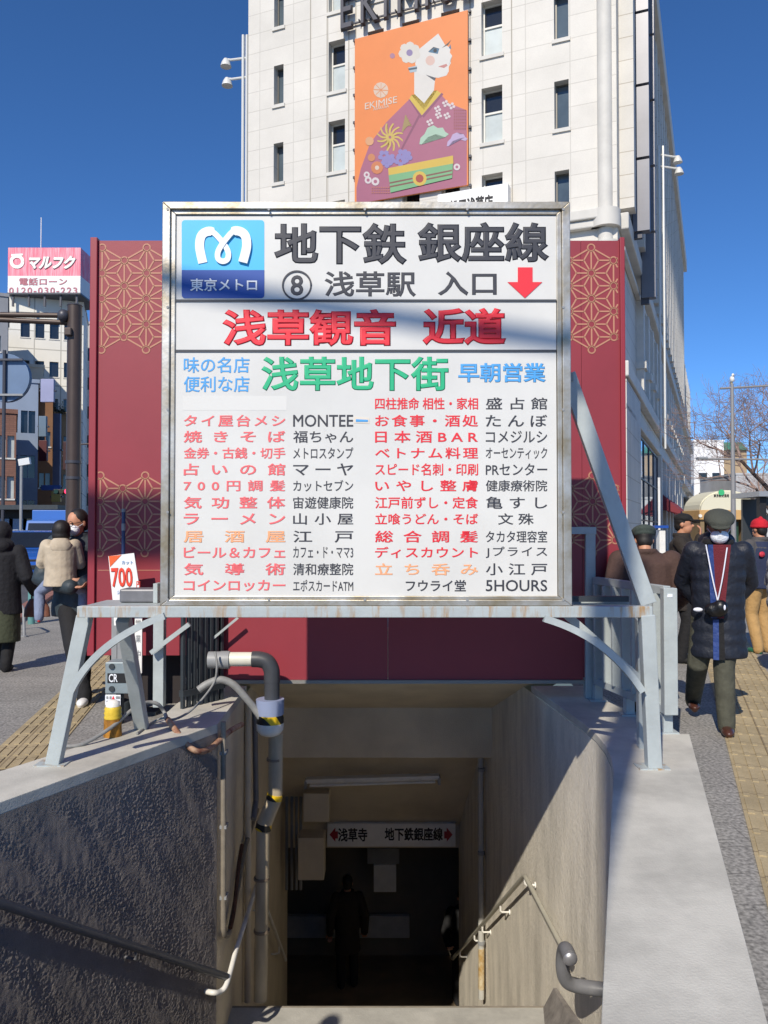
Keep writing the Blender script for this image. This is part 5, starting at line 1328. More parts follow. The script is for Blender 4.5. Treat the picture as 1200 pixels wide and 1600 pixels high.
# ---- two people down in the passage
t, hr, rt, v, s = person('person in long brown coat standing deep in the dark passage', (P(543, 1420, 12.0).x, 12.0, FLOOR), R(185), 1.62, trouser=cloth('black_trousers', '#18181b'), coat=cloth('dark_brown_coat', '#4a3a26'), shoe=M_blackj, coat_spec=dict(hem=.55, rx=.19, collar=True))
t, hr, rt, v, s = person('person in black holding the lower end of the right handrail', (P(697, 1468, 11.3).x + .26, 11.62, FLOOR), R(5), 1.58, hands=((-.27, -.36, 1.04), (.27, -.05, .80)), elbows=((-.27, -.02, 1.08), (.27, .06, 1.1)), trouser=M_blackj, coat=M_blackj, shoe=M_blackj, coat_spec=dict(hem=.75), hand_curl=.8)

t, hr, rt, v, s = person('person standing at the top of the stairs whose head shadow falls on the landing', (-2.16, 1.90, 0), R(178), 1.66, trouser=M_blackj, coat=cloth('dark_brown_coat', '#2a2420'), shoe=M_blackj, coat_spec=dict(hem=.7, collar=True))
# ================================================================ RAILINGS, PIPES AND SMALL THINGS ROUND THE STAIRS
# right railing of wide flat bars
t = thing('railing', 'pale blue railing of wide flat bars on the right ledge with a thick end post', 'railing', (2.0, 5.7, 0))
ra = P(1047, 1020, 5.62); rb = Vector((1.79, 6.78, 0)); RT, RBt = P(0, 921, 5.75).z, .26
rd = (Vector((rb.x, rb.y, 0)) - Vector((ra.x, ra.y, 0))).normalized()
mb = MB(); mb.box((ra.x - .048, ra.y - .02, P(0, 1118, 5.6).z), (ra.x + .048, ra.y + .06, P(0, 919, 5.6).z)); mb.build('end_post', M_steel, t, bevel=.006)
A_, B_ = Vector((ra.x, ra.y + .05, RT)), Vector((rb.x, rb.y, RT))
mb = MB(); mb.bar(A_, B_, .055, .06); mb.build('top_rail', M_steel, t, bevel=.004)
mb = MB(); mb.bar(Vector((A_.x, A_.y, RBt)), Vector((B_.x, B_.y, RBt)), .055, .06); mb.build('bottom_rail', M_steel, t, bevel=.004)
for k in range(7):
    q = A_.lerp(B_, .10 + .14 * k); mb = MB(); mb.bar(Vector((q.x, q.y, RBt + .028)), Vector((q.x, q.y, RT - .03)), .10, .03, up=rd); mb.build('bar', M_steel, t, bevel=.003)
for k in (.02, .5, .98):
    q = A_.lerp(B_, k); mb = MB(); mb.bar(Vector((q.x, q.y, LZ)), Vector((q.x, q.y, RBt - .03)), .07, .05, up=rd); mb.box((q.x - .07, q.y - .06, LZ), (q.x + .07, q.y + .06, LZ + .01)); mb.build('foot', M_steel, t)
mb = MB(); q = P(1048, 931, 5.58); mb.box((q.x - .018, ra.y - .024, q.z - .012), (q.x + .018, ra.y - .021, q.z + .012)); mb.build('sticker', M_maskw, t)

# left railing behind the frame, coloured darker to stand in for shade
M_dkst = mat('dark_and_shaded_steel', '#3a4044', .5, .2, var=.15, vscale=7)
t = thing('railing', 'dark railing of upright bars standing on the left ledge before the hoarding', 'railing', (-1.5, 6.8, LZ))
A_, B_ = Vector((-1.62, 6.42, 0)), Vector((-1.36, 6.80, 0)); rd = (B_ - A_).normalized()
for z in (.22, .98): mb = MB(); mb.bar(A_ + Z * z, B_ + Z * z, .05, .05); mb.build('rail', M_dkst, t)
for k in range(8):
    q = A_.lerp(B_, .04 + .13 * k); mb = MB(); mb.bar(q + Z * LZ, q + Z * 1.0, .03, .03, up=rd); mb.build('bar', M_dkst, t, bevel=.003)
q = P(318, 1000, 6.75); mb = MB(); mb.box((q.x - .12, 6.72, LZ), (q.x + .10, 6.8, 1.02)); mb.build('side_plate', M_dkst, t, bevel=.006)

# equipment post with stickers
t = thing('equipment_post', 'grey blue post with white letters CR and a small notice beside the ledge', 'post', G(190, 1118))
YE = 6.3; a, b = P(164, 1090, YE), P(214, 1035, YE)
mb = MB(); mb.box((a.x, YE, P(0, 1084, YE).z), (P(208, 0, YE).x, YE + .18, b.z)); mb.build('upper_box', mat('grey_blue_cabinet', '#8a979c', .45, .2, var=.1, vscale=8), t, bevel=.006)
mb = MB(); mb.box((a.x, YE + .01, 0), (P(189, 0, YE).x, YE + .15, P(0, 1084, YE).z - .002)); mb.build('leg', M_grey, t, bevel=.005)
mb = MB(); mb.box((P(191, 0, YE).x, YE + .04, 0), (P(196, 0, YE).x, YE + .09, P(0, 1084, YE).z - .002)); mb.build('leg', M_dkst, t)
a, b = P(168, 1067, YE), P(198, 1052, YE); mb = MB(); mb.box((a.x, YE - .004, a.z), (b.x, YE - .001, b.z)); mb.build('name_plate', M_ink, t)
ptext('CR', M_maskw, t, 170, 1053, 184, 1066, YE - .004, off=.02)
a, b = P(164, 1102, YE), P(188, 1086, YE); mb = MB(); mb.box((a.x, YE + .004, a.z), (b.x, YE + .008, b.z)); mb.build('notice', M_maskw, t)
mb = MB()
for i, x in enumerate((166, 171, 181, 184)):
    for y in (1088, 1095): p, q = P(x, y + 4, YE), P(x + 3, y, YE); mb.box((p.x, YE + .001, p.z), (q.x, YE + .003, q.z))
mb.build('notice_text', M_grey, t)
flat([(174, 1094), (180, 1094), (177, 1087)], YE + .003, M_r1, t, 'notice_mark', .002)
for y in (1041, 1076):
    q = P(175, y, YE); mb = MB(); mb.tube([q, q - Yv * .014], .022, 10); mb.build('bolt', M_dkst, t, smooth=40)
t = thing('cone_stub', 'small yellow and rusty banded stub standing on the left ledge', 'bollard', G(175, 1152, LZ))
q = G(176, 1150, LZ)
M_yel = mat('yellow_paint', '#d9b93a', .5, var=.2, vscale=20)
mb = MB(); mb.loft([(q, .062, .062), (q + Z * .12, .058, .058)], 16); mb.build('rusty_base', mat('rusty_yellow', '#a5701f', .7, var=.5, vscale=24), t, smooth=40)
mb = MB(); mb.loft([(q + Z * .122, .056, .056), (q + Z * .135, .060, .06), (q + Z * .148, .054, .054), (q + Z * .162, .060, .06), (q + Z * .176, .054, .054), (q + Z * .190, .058, .058), (q + Z * .205, .05, .05)], 16); mb.build('yellow_band', M_yel, t, smooth=50)
mb = MB(); mb.loft([(q + Z * .206, .048, .048), (q + Z * .235, .044, .044), (q + Z * .25, .02, .02)], 14); mb.build('white_cap', M_white, t, smooth=50)

# 700 yen poster on a stand, and narrow banner behind it
t = thing('price_poster', 'white poster with big red 700 leaning on a stand by the hoarding', 'poster', P(200, 1050, 6.6))
YQ = 6.6
def quad(pts, Y, m, parent, name, th=.012): return flat(pts, Y, m, parent, name, th)
quad([(170, 869), (210, 864), (222, 940), (214, 950), (178, 950)], YQ, mat('poster_white', '#ebebe8', .55, var=.04), t, 'sheet')
M_po = mat('poster_orange_red', '#e4622c', .5)
quad([(170, 869), (190, 867), (172, 886)], YQ - .013, M_po, t, 'corner_flash', .002)
A_, B_ = P(175, 918, YQ - .015), P(212, 887, YQ - .015)
text('700', mat('poster_red', '#e0452f', .5), t, A_, (X - Z * -.02).normalized(), (Z - X * .06).normalized(), -Yv, B_.x - A_.x - .02, B_.z - A_.z, off=.03, just=False)
ptext('円', mat('poster_red', '#e0452f', .5), t, 213, 908, 219, 918, YQ - .015, off=.02)
M_pb = mat('poster_blue', '#7fa3cf', .5)
ptext('カット', M_pb, t, 190, 876, 208, 882, YQ - .015, off=.02); ptext('シャンプー別', M_pb, t, 183, 922, 216, 929, YQ - .015, off=.02)
quad([(178, 951), (184, 951), (185, 977), (179, 977)], YQ, MATS['poster_white'], t, 'lower_sheet')
for x in (184, 193):
    mb = MB(); p = P(x + 3, 0, YQ + .05); mb.box((p.x - .022, YQ + .03, .0), (p.x + .022, YQ + .07, P(0, 950, YQ).z)); mb.build('stand_post', M_grey, t)
mb = MB(); p, q = P(180, 0, YQ), P(200, 0, YQ); mb.box((p.x, YQ - .12, .004), (q.x, YQ + .2, .03)); mb.build('foot', M_dkst, t)
t = thing('strip_sign', 'narrow white vertical sign behind the dark rear leg of the frame', 'sign', P(216, 1050, 6.7))
a, b = P(210, 1052, 6.7), P(222, 958, 6.7); mb = MB(); mb.box((a.x, 6.7, a.z), (b.x, 6.72, b.z)); mb.build('board', MATS['poster_white'], t)
for k, ch in enumerate('営業中'): ptext(ch, M_grey, t, 212, 968 + 24 * k, 220, 980 + 24 * k, 6.7, off=.02)
mb = MB(); mb.box((a.x + .02, 6.725, 0), (a.x + .05, 6.75, b.z)); mb.box((a.x - .1, 6.62, .0), (a.x + .2, 6.82, .03)); mb.build('stand', M_dkst, t)
t = thing('banner_pole', 'thin blue banner pole with grey bands in front of the crimson hoarding', 'pole', P(199, 1000, 6.72))
q = P(199, 0, 6.72); mb = MB(); mb.tube([(q.x, 6.72, 0), (q.x, 6.72, P(0, 795, 6.72).z)], .016, 10); mb.build('pole', mat('navy_pole', '#2a3a62', .4), t, smooth=40)
mb = MB()
for y0, y1 in ((795, 800), (818, 829)): mb.tube([(q.x, 6.72, P(0, y1, 6.72).z), (q.x, 6.72, P(0, y0, 6.72).z)], .018, 10)
mb.build('band', M_grey, t, smooth=40)
mb = MB(); mb.loft([(Vector((q.x, 6.72, 0)), .09, .09), (Vector((q.x, 6.72, .10)), .08, .08), (Vector((q.x, 6.72, .12)), .03, .03)], 16); mb.build('base', M_dkst, t, smooth=40)

# water pipes at the left of the opening
YW = 6.55
M_pvc = mat('cream_pvc', '#d8d6c6', .4, var=.06, vscale=8); M_gpvc = mat('grey_pvc', '#404246', .45, var=.08, vscale=8)
t = thing('service_pipe', 'cream and grey elbow pipe dropping into the stairway at the left', 'pipe', P(425, 1090, YW))
pa, pb, pc = P(338, 1030, YW), P(398, 1030, YW), P(425, 1062, YW)
mb = MB(); mb.tube([pa, pb], .058, 16); mb.build('white_pipe', M_pvc, t, smooth=40)
mb = MB(); mb.tube([P(326, 1031, YW), P(345, 1031, YW)], .068, 18); mb.tube([P(345, 1031, YW), P(359, 1031, YW)], .072, 18); mb.build('coupling', M_grey, t, smooth=40)
q1 = P(424, 1030, YW); mb = MB(); mb.tube([P(394, 1030, YW)] + spline([P(404, 1030, YW), P(417, 1034, YW), P(424, 1046, YW), P(425, 1058, YW)], 5) + [P(425, 1066, YW)], .065, 18); mb.build('elbow', M_gpvc, t, smooth=40)
mb = MB(); mb.tube([P(425, 1060, YW), P(425, 1108, YW)], .062, 16); mb.build('grey_pipe', M_gpvc, t, smooth=40)
mb = MB(); mb.tube([P(422, 1092, YW), P(422, 1116, YW)], [.115, .112], 20); mb.build('collar', mat('light_blue_grey', '#8d98b4', .45), t, smooth=40)
mb = MB(); mb.tube([P(422, 1116.1, YW), P(422, 1129, YW)], .112, 20); 
mt = mat('hazard_tape', '#e6c21f', .5)
n_, l_ = mt.node_tree.nodes, mt.node_tree.links
tc = n_.new('ShaderNodeTexCoord'); wv = n_.new('ShaderNodeTexWave'); wv.inputs['Scale'].default_value = 2.6; wv.bands_direction = 'DIAGONAL'; l_.new(tc.outputs['Object'], wv.inputs[0])
rp = n_.new('ShaderNodeMath'); rp.operation = 'GREATER_THAN'; rp.inputs[1].default_value = .5; l_.new(wv.outputs['Fac'], rp.inputs[0])
mx = n_.new('ShaderNodeMix'); mx.data_type = 'RGBA'; l_.new(rp.outputs[0], mx.inputs[0]); mx.inputs[6].default_value = (*lin('#e2bd20'), 1); mx.inputs[7].default_value = (.012, .012, .012, 1)
l_.new(mx.outputs[2], n_['Principled BSDF'].inputs['Base Color'])
mb.build('hazard_band', mt, t, smooth=40)
mb = MB(); mb.tube([P(422, 1129.1, YW), P(422, 1140, YW), P(422, 1147, YW), P(422, 1150, YW)], [.112, .108, .08, .04], 20); mb.build('white_bucket', M_white, t, smooth=40)
mb = MB(); mb.tube([P(431, 1146, YW + .1), P(430, 1243, YW + .1)], .060, 16); mb.tube([P(430, 1244, YW + .1), P(412, 1290, YW + .1)], .063, 16); mb.tube([P(411, 1290, YW + .1), P(407, 1562, YW + .1)], .056, 16); mb.build('cream_pipe', mat('dirty_shaded_cream_pipe', '#b5a88e', .6, var=.3, vscale=5, stretch=(1, 1, .3)), t, smooth=40)  # cream darkened in its colour to stand in for shade, with uneven dirt
mb = MB()
for (x0, y0, x1, y1) in ((430, 1240, 428, 1249), (413, 1286, 411, 1296)): mb.tube([P(x0, y0, YW + .1), P(x1, y1, YW + .1)], .066, 16)
mb.build('hazard_tape', mt, t, smooth=40)
mb = MB()
for y in (1184, 1370, 1452): mb.tube([P(429 if y < 1240 else 409, y, YW + .1), P(429 if y < 1240 else 409, y + 4, YW + .1)], .066, 14)
mb.build('pipe_clip', mat('dull_clip', '#7d7060', .6), t, smooth=40)
# conduits along the cream part of the left wall
t = thing('conduit_bundle', 'thin conduits and cables running down the left stair wall', 'pipe', onL(350, 1300, .05))
mb = MB(); mb.tube([onL(349, 1128, .03), onL(349, 1450, .03)] + [onL(351, 1460, .03), onL(355, 1463, .03), onL(359, 1455, .03)] + [onL(384, 1320, .03), onL(402, 1265, .03)], .020, 10); mb.build('conduit', mat('dirty_shaded_conduit', '#8b8375', .6, var=.3, vscale=7), t, smooth=50)  # white conduit toned down: shade put into the colour, plus patchy dirt
mb = MB(); mb.tube([onL(388, 1100, .03), onL(387, 1565, .03)], .030, 10); mb.build('conduit', M_soffit, t, smooth=50)
mb = MB(); mb.tube([onL(398, 1110, .08), onL(400, 1250, .08), onL(396, 1280, .08)], .026, 8); mb.build('cable', M_dkrail, t, smooth=50)
mb = MB(); mb.tube(spline([onL(378, 1320, .04), onL(372, 1360, .04), onL(366, 1420, .04), onL(360, 1450, .04)]), .016, 8); mb.build('cable', mat('rust_brown', '#5a3a26', .8, var=.4, vscale=20), t, smooth=50)
for y in (1175, 1290, 1400): mb = MB(); q = onL(349, y, .015); mb.box(q + Vector((-.02, -.04, -.012)), q + Vector((.03, .04, .012))); mb.build('clip', M_grey, t)
# loose cables on the left ledge
def cable(label, pts, r, m, name='cable'):
    mb = MB(); mb.tube(spline(pts), r, 8); return tag(mb.build(name, m, smooth=50), label, 'cable')
M_cab = mat('grey_cable', '#8d8d8a', .6, var=.2, vscale=12); M_rcab = mat('rusty_cable', '#a88a70', .7, var=.7, vscale=10, dark='#6b2f1c')
cable('grey cable lying along the left ledge and looping over the wall', [G(96, 1166, LZ + .012), G(128, 1163, LZ + .012), P(172, 1138, 5.5), P(205, 1110, 5.7), P(228, 1098, 5.85), P(246, 1100, 5.9), P(256, 1112, 5.95), P(262, 1126, 5.85)], .014, M_cab)
cable('rusty white cable sagging over the rim of the left stair wall', [P(262, 1124, 5.85), P(275, 1142, 5.7), P(290, 1162, 5.62), P(308, 1174, 5.62), P(326, 1171, 5.75), P(342, 1158, 5.9), P(360, 1142, 6.1), P(378, 1132, 6.4)], .021, M_rcab)
cable('thin grey cable looping from the coupling down to the ledge', [P(336, 1018, 6.42), P(339, 1040, 6.4), P(335, 1065, 6.4), P(318, 1090, 6.25), P(296, 1112, 6.1), P(272, 1124, 5.9), P(256, 1122, 5.9), G(240, 1128, LZ + .01), G(214, 1146, LZ + .01)], .009, M_cab)
cable('thick grey hose arching beside the cream pipe', [P(310, 1078, 6.4), P(325, 1068, 6.42), P(345, 1062, 6.44), P(365, 1070, 6.46), P(382, 1088, 6.48), P(398, 1108, 6.5), P(410, 1125, 6.5)], .030, M_cab, 'hose')

# ---- left street furniture and cars
M_teal = mat('teal_paint', '#5f8f8c', .5, var=.12, vscale=6)
for k, (px, py, lb) in enumerate(((49, 975, 'left one of two teal bollards at the kerb'), (60, 972, 'right one of two teal bollards at the kerb'))):
    q = G(px, py); t = thing('bollard', lb, 'bollard', q, 'teal bollards at the kerb')
    mb = MB(); mb.tube([q, q + Z * .62], .055, 14); mb.build('post', M_teal, t, smooth=40)
    mb = MB(); mb.tube([q + Z * .62, q + Z * .64, q + Z * .66], [.06, .055, .02], 14); mb.build('cap', M_teal, t, smooth=40)
t = thing('hoop_rail', 'low grey metal hoop rail on the left pavement', 'railing', G(36, 990))
a, b = G(38, 995), G(20, 985); mb = MB(); mb.tube([a, a + (b - a) * .08 + Z * .38, a + (b - a) * .2 + Z * .42, b + (a - b) * .2 + Z * .42, b + (a - b) * .08 + Z * .38, b], .02, 8); mb.build('hoop', M_grey, t, smooth=50)
for q in (a, b): mb = MB(); mb.tube([q, q + Z * .02], .05, 10); mb.build('foot', M_grey, t)
def wheel(t, c, r, wd):
    mb = MB(); mb.tube([c - X * wd / 2, c + X * wd / 2], r, 20); w_ = mb.build('wheel', M_dark, t, smooth=40)
    mb = MB(); mb.tube([c - X * (wd / 2 + .012), c + X * (wd / 2 + .012)], r * .62, 16); o = mb.build('rim', M_lampw, smooth=40); o.parent = w_
    if t.get('_local') is None: o.matrix_parent_inverse = Matrix()
def car(label, loc, rz, paint, kind='hatch'):
    t = thing('parked_car', label, 'car', loc, None, rotz=rz)
    # front towards -Y; stations along y: (y, half width, z low, z top)
    hw = .86
    body = [(-2.05, .60, .35, .62), (-2.0, .78, .28, .78), (-1.8, hw, .25, .88), (-1.0, hw, .24, .98), (-.9, hw, .24, 1.0), (1.6, hw, .24, 1.02), (1.95, hw * .96, .28, 1.0), (2.05, .75, .4, .9)]
    mb = MB(); rings = []
    for y, w2, z0, z1 in body:
        pts = [(-w2 * .93, z0), (w2 * .93, z0), (w2, z0 + .12), (w2, (z0 + z1) / 2), (w2 * .97, z1 - .08), (w2 * .86, z1), (-w2 * .86, z1), (-w2 * .97, z1 - .08), (-w2, (z0 + z1) / 2), (-w2, z0 + .12)]
        rings.append([mb.bm.verts.new((x, y, z)) for x, z in pts])
    for A, B in zip(rings, rings[1:]):
        for k in range(10): mb.bm.faces.new((A[k], A[(k + 1) % 10], B[(k + 1) % 10], B[k]))
    mb.bm.faces.new(rings[0][::-1]); mb.bm.faces.new(rings[-1]); mb.build('body', paint, t, smooth=35)
    cab = [(-1.05, .78, .98), (-.35, .68, 1.47), (.2, .68, 1.52), (1.2, .68, 1.50), (1.9, .74, 1.05)]
    mb = MB(); R_ = [[mb.bm.verts.new(p) for p in ((-w2, y, z), (w2, y, z))] for y, w2, z in cab]
    lo = [[mb.bm.verts.new((-.80, y, .97)), mb.bm.verts.new((.80, y, .97))] for y, w2, z in cab]
    for i in range(4):
        mb.bm.faces.new((R_[i][0], R_[i][1], R_[i + 1][1], R_[i + 1][0])); mb.bm.faces.new((R_[i][0], R_[i + 1][0], lo[i + 1][0], lo[i][0])); mb.bm.faces.new((R_[i][1], lo[i][1], lo[i + 1][1], R_[i + 1][1]))
    mb.build('roof', paint, t, smooth=30)
    mb = MB(); mb.face([(-.70, -1.0, 1.025), (.70, -1.0, 1.025), (.61, -.39, 1.45), (-.61, -.39, 1.45)])
    for f in mb.bm.faces: pass
    for v_ in mb.bm.verts: v_.co += Vector((0, -.012, .012))
    mb.build('windscreen', M_dglass, t)
    for sx in (-1, 1):
        mb = MB(); mb.face([(sx * .80, -.75, 1.06), (sx * .80, 1.5, 1.06), (sx * .715, 1.15, 1.42), (sx * .70, -.2, 1.43)])
        for v_ in mb.bm.verts: v_.co.x += sx * .012
        mb.build('side_window', M_dglass, t)
        mb = MB(); mb.ell((sx * .62, -1.97, .70), (.17, .06, .07)); mb.build('headlight', mat('headlight_glass', '#cfd6dc', .1, spec=.8), t, smooth=60)
        mb = MB(); mb.ell((sx * .93, -.72, 1.06), (.10, .05, .07)); mb.build('mirror', paint, t, smooth=60)
        for y in (-1.3, 1.3): wheel(t, Vector((sx * .80, y, .31)), .31, .2)
    mb = MB(); mb.box((-.52, -2.068, .44), (.52, -2.03, .56)); mb.box((-.40, -2.04, .64), (.40, -1.98, .72)); mb.build('grille', M_dark, t, bevel=.01)
    mb = MB(); mb.tube([(0, -2.05, .69), (0, -2.07, .69)], .05, 12); mb.build('badge', M_lampw, t)
    mb = MB(); mb.box((-.17, -2.09, .34), (.17, -2.07, .43)); mb.build('number_plate', M_white, t)
    return t
q = P(58, 860, 24)
car('bright blue car facing the camera on the left road', (q.x, 24, 0), R(14), mat('blue_car_paint', '#2f5fae', .25, .3, coat=.6))
t = thing('truck', 'blue box truck behind the blue car on the left road', 'truck', (P(88, 0, 33).x, 33, 0), None, rotz=R(12))
M_btr = mat('blue_truck_paint', '#3f6fb8', .4)
mb = MB(); mb.box((-.75, 0, .7), (.75, 3.4, 2.35)); mb.build('cargo_box', M_btr, t, bevel=.03)
mb = MB(); mb.hexa([(-.8, -1.5, .5), (.8, -1.5, .5), (.8, -.05, .5), (-.8, -.05, .5), (-.72, -1.1, 1.9), (.72, -1.1, 1.9), (.72, -.05, 1.95), (-.72, -.05, 1.95)]); mb.build('cab', M_btr, t, bevel=.03)
mb = MB(); mb.face([(-.66, -1.375, 1.15), (.66, -1.375, 1.15), (.64, -1.16, 1.8), (-.64, -1.16, 1.8)]); mb.build('windscreen', M_dglass, t)
for sx in (-1, 1):
    for y in (-.9, 2.6): wheel(t, Vector((sx * .68, y, .36)), .36, .22)
# dark shop fronts along the far side of the road
t = thing('shopfront', 'long dark shop front with shutters at street level on the far left', 'building', P(40, 830, 42))
a, b = P(-80, 0, 41), P(112, 0, 41)
mb = MB(); mb.box((a.x, 41, 0), (b.x, 41.3, P(0, 792, 41).z)); mb.build('front', mat('dark_front', '#2c2a2b', .7, var=.3, vscale=.5), t)
mb = MB(); mb.box((a.x, 39.8, P(0, 797, 41).z), (b.x, 41, P(0, 790, 41).z)); mb.build('canopy', M_dkst, t)
for k in range(9):
    x = a.x + (b.x - a.x) * (k + .5) / 9; mb = MB(); mb.box((x - .45, 40.93, .3), (x + .45, 40.99, 2.1)); mb.build('shutter', M_bgrey if k % 3 else M_tan, t)
t = thing('street_pole', 'thin grey pole standing before the far left shops', 'pole', P(41, 850, 36))
q = P(41, 0, 36); mb = MB(); mb.tube([(q.x, 36, 0), (q.x, 36, P(0, 720, 36).z)], .07, 8); mb.build('pole', M_grey, t, smooth=40)
mb = MB(); mb.bar(P(30, 723, 36), P(47, 720, 36), .18, .3); mb.build('lamp_head', M_lampw, t)

# ================================================================ RIGHT: STREET BACKGROUND
block('white_office', 'white office block with scattered signs beyond the bare tree', 1084, 1132, 690, 120, 10, mat('bright_white_render', '#eceef0', .7, var=.05, vscale=.3), wins=[(u, z) for z in (3, 6.2, 9.2) for u in (.3, .75)], wsize=(1.3, .9))
block('cream_office', 'cream office block with a green roof beyond the bare tree', 1128, 1168, 702, 124, 10, M_tan, wins=[(u, z) for z in (3, 6.2, 9.2) for u in (.2, .5, .8)], wsize=(.9, 1.0))
t = thing('green_roof', 'green roof sheds on top of the far white and cream blocks', 'roof', P(1150, 702, 124))
for x0, x1, y0, y1 in ((1127, 1167, 690, 703), (1097, 1116, 687, 692)):
    a, b = P(x0, y1, 123.6), P(x1, y0, 123.6); mb = MB(); mb.hexa([(a.x, 123.6, a.z), (b.x, 123.6, a.z), (b.x, 132, a.z), (a.x, 132, a.z), (a.x + .3, 124.5, b.z), (b.x - .3, 124.5, b.z), (b.x - .3, 131, b.z), (a.x + .3, 131, b.z)]); mb.build('roof_shed', mat('green_sheet', '#3f7a66', .6, var=.1, vscale=.5), t)
block('grey_far_block', 'pale grey low block at the right edge behind the twigs', 1150, 1290, 742, 105, 12, mat('pale_far_grey', '#b3b4b6', .8, var=.2, vscale=.25), wins=[(u / 12, z) for z in (2.5, 5.4) for u in range(1, 12)], wsize=(.8, 1.0))
block('far_low_block', 'low pale building just above the kiosk arch', 1086, 1150, 778, 95, 8, mat('pale_far_white', '#cfcfcb', .8, var=.2, vscale=.3), wins=[(u / 6, 2.6) for u in range(1, 6)], wsize=(.5, .9))
# arched kiosk
t = thing('kiosk', 'tan kiosk with a pale arched sign above its entrance', 'kiosk', P(1128, 850, 46))
YK = 46.0
M_ktan = mat('kiosk_tan', '#c7a06a', .6, var=.1, vscale=2); M_kcream = mat('kiosk_cream', '#d8d5c0', .5)
cx0, cx1 = P(1086, 0, YK).x, P(1171, 0, YK).x; zb0, zt0 = P(0, 797, YK).z, P(0, 768, YK).z; mid = (cx0 + cx1) / 2; hw_ = (cx1 - cx0) / 2
pts = [(mid + hw_ * math.cos(R(a)), zb0 + (zt0 - zb0) * math.sin(R(a))) for a in range(0, 181, 12)]
mb = MB(); mb.prism(Vector((0, YK, 0)), X, Z, -Yv, pts, 0, .2); mb.build('arch_sign', M_kcream, t)
mb = MB(); mb.box((cx0 - .1, YK - .25, P(0, 812, YK).z), (cx1 + .15, YK + 2.4, zb0 - .005)); mb.build('lintel', M_ktan, t, bevel=.02)
mb = MB()
for i in range(len(pts) - 1): mb.hexa([(pts[i][0], YK + .0, pts[i][1]), (pts[i + 1][0], YK + .0, pts[i + 1][1]), (pts[i + 1][0], YK + 2.4, pts[i + 1][1]), (pts[i][0], YK + 2.4, pts[i][1]), (pts[i][0] * 1, YK, pts[i][1] + .08), (pts[i + 1][0], YK, pts[i + 1][1] + .08), (pts[i + 1][0], YK + 2.4, pts[i + 1][1] + .08), (pts[i][0], YK + 2.4, pts[i][1] + .08)])
mb.build('vault', M_kcream, t)
for x0, x1 in ((1086, 1092), (1156, 1170)):
    mb = MB(); mb.box((P(x0, 0, YK).x, YK - .1, 0), (P(x1, 0, YK).x, YK + 2.3, P(0, 812, YK).z - .004)); mb.build('pier', mat('kiosk_pier', '#8a7657', .7, var=.15, vscale=2), t)
mb = MB(); mb.box((P(1092, 0, YK).x, YK + 1.8, 0), (P(1156, 0, YK).x, YK + 2.0, P(0, 812, YK).z)); mb.build('back_wall', mat('kiosk_inside', '#4a4338', .8), t)
mb = MB(); mb.box((P(1137, 0, YK).x, YK + .2, .3), (P(1148, 0, YK).x, YK + .5, 2.0)); mb.build('green_panel', mat('dark_green_panel', '#22402f', .5), t)
mb = MB(); q = P(1127, 769.5, YK - .21); mb.tube([q, q - Yv * .04], .17, 14); mb.build('emblem', mat('kiosk_green', '#3fb57a', .5), t)
a, b = P(1115, 777, YK - .21), P(1139, 772, YK - .21); text('東京都交通局', M_ink, t, a, X, Z, -Yv, b.x - a.x, b.z - a.z, off=.02, lift=.01)
mb = MB()
for x in (1094, 1105, 1116, 1127): q = P(x, 806, YK - .26); mb.tube([q, q - Yv * .05], .10, 10)
mb.build('lamp_globe', M_white, t, smooth=40)
# dark booth at the right edge
t = thing('booth', 'dark framed glass booth at the right edge of the pavement', 'booth', P(1195, 870, 22))
for x in (1184, 1216):
    mb = MB(); q = P(x, 0, 22); mb.box((q.x - .09, 22, 0), (q.x + .09, 22.2, P(0, 772, 22).z)); mb.build('frame_post', M_dark, t)
a, b = P(1181, 776, 22), P(1220, 768, 22); mb = MB(); mb.box((a.x, 21.8, a.z), (b.x, 23.5, b.z)); mb.build('roof', mat('booth_roof', '#9a9c9e', .4, .3), t)
mb = MB(); mb.box((P(1185, 0, 22).x, 22.1, P(0, 790, 22).z), (P(1216, 0, 22).x, 22.16, P(0, 777, 22).z)); mb.build('header', M_dkst, t)
mb = MB(); mb.box((P(1185, 0, 22).x, 23.3, .1), (P(1216, 0, 22).x, 23.4, P(0, 777, 22).z)); mb.build('back_panel', mat('booth_inside', '#34383a', .4), t)
t = thing('market_stand', 'small yellow topped stand between the kiosk and the dark booth', 'stand', P(1172, 870, 30))
a, b = P(1165, 0, 30), P(1182, 800, 30); mb = MB(); mb.box((a.x, 30, 0), (b.x, 30.5, P(0, 803, 30).z)); mb.build('body', mat('stand_brown', '#6a5a48', .7, var=.4, vscale=3), t)
mb = MB(); mb.box((a.x - .02, 29.95, P(0, 803, 30).z), (b.x + .02, 30.5, b.z + .08)); mb.build('header', M_yel, t)
# white standing sign on the pavement
t = thing('post_sign', 'tall white standing sign with a small blue plate by the store', 'sign', P(1031, 880, 14))
a, b = P(1024, 0, 14), P(1040, 828, 14); mb = MB(); mb.box((a.x, 14, .03), (b.x, 14.18, b.z)); mb.build('panel', M_white, t, bevel=.01)
mb = MB(); mb.box((a.x - .05, 13.9, 0), (b.x + .05, 14.28, .028)); mb.build('base', M_grey, t)
a, b = P(1022, 827, 14), P(1043, 821, 14); mb = MB(); mb.box((a.x, 13.95, a.z + .02), (b.x, 14.1, b.z)); mb.build('plate', M_navy, t)
mb = MB(); q = P(1029, 0, 14.05); mb.tube([(q.x, 14.22, 0), (q.x, 14.22, P(0, 745, 14).z)], .022, 8); mb.build('pole', M_white, t, smooth=40)
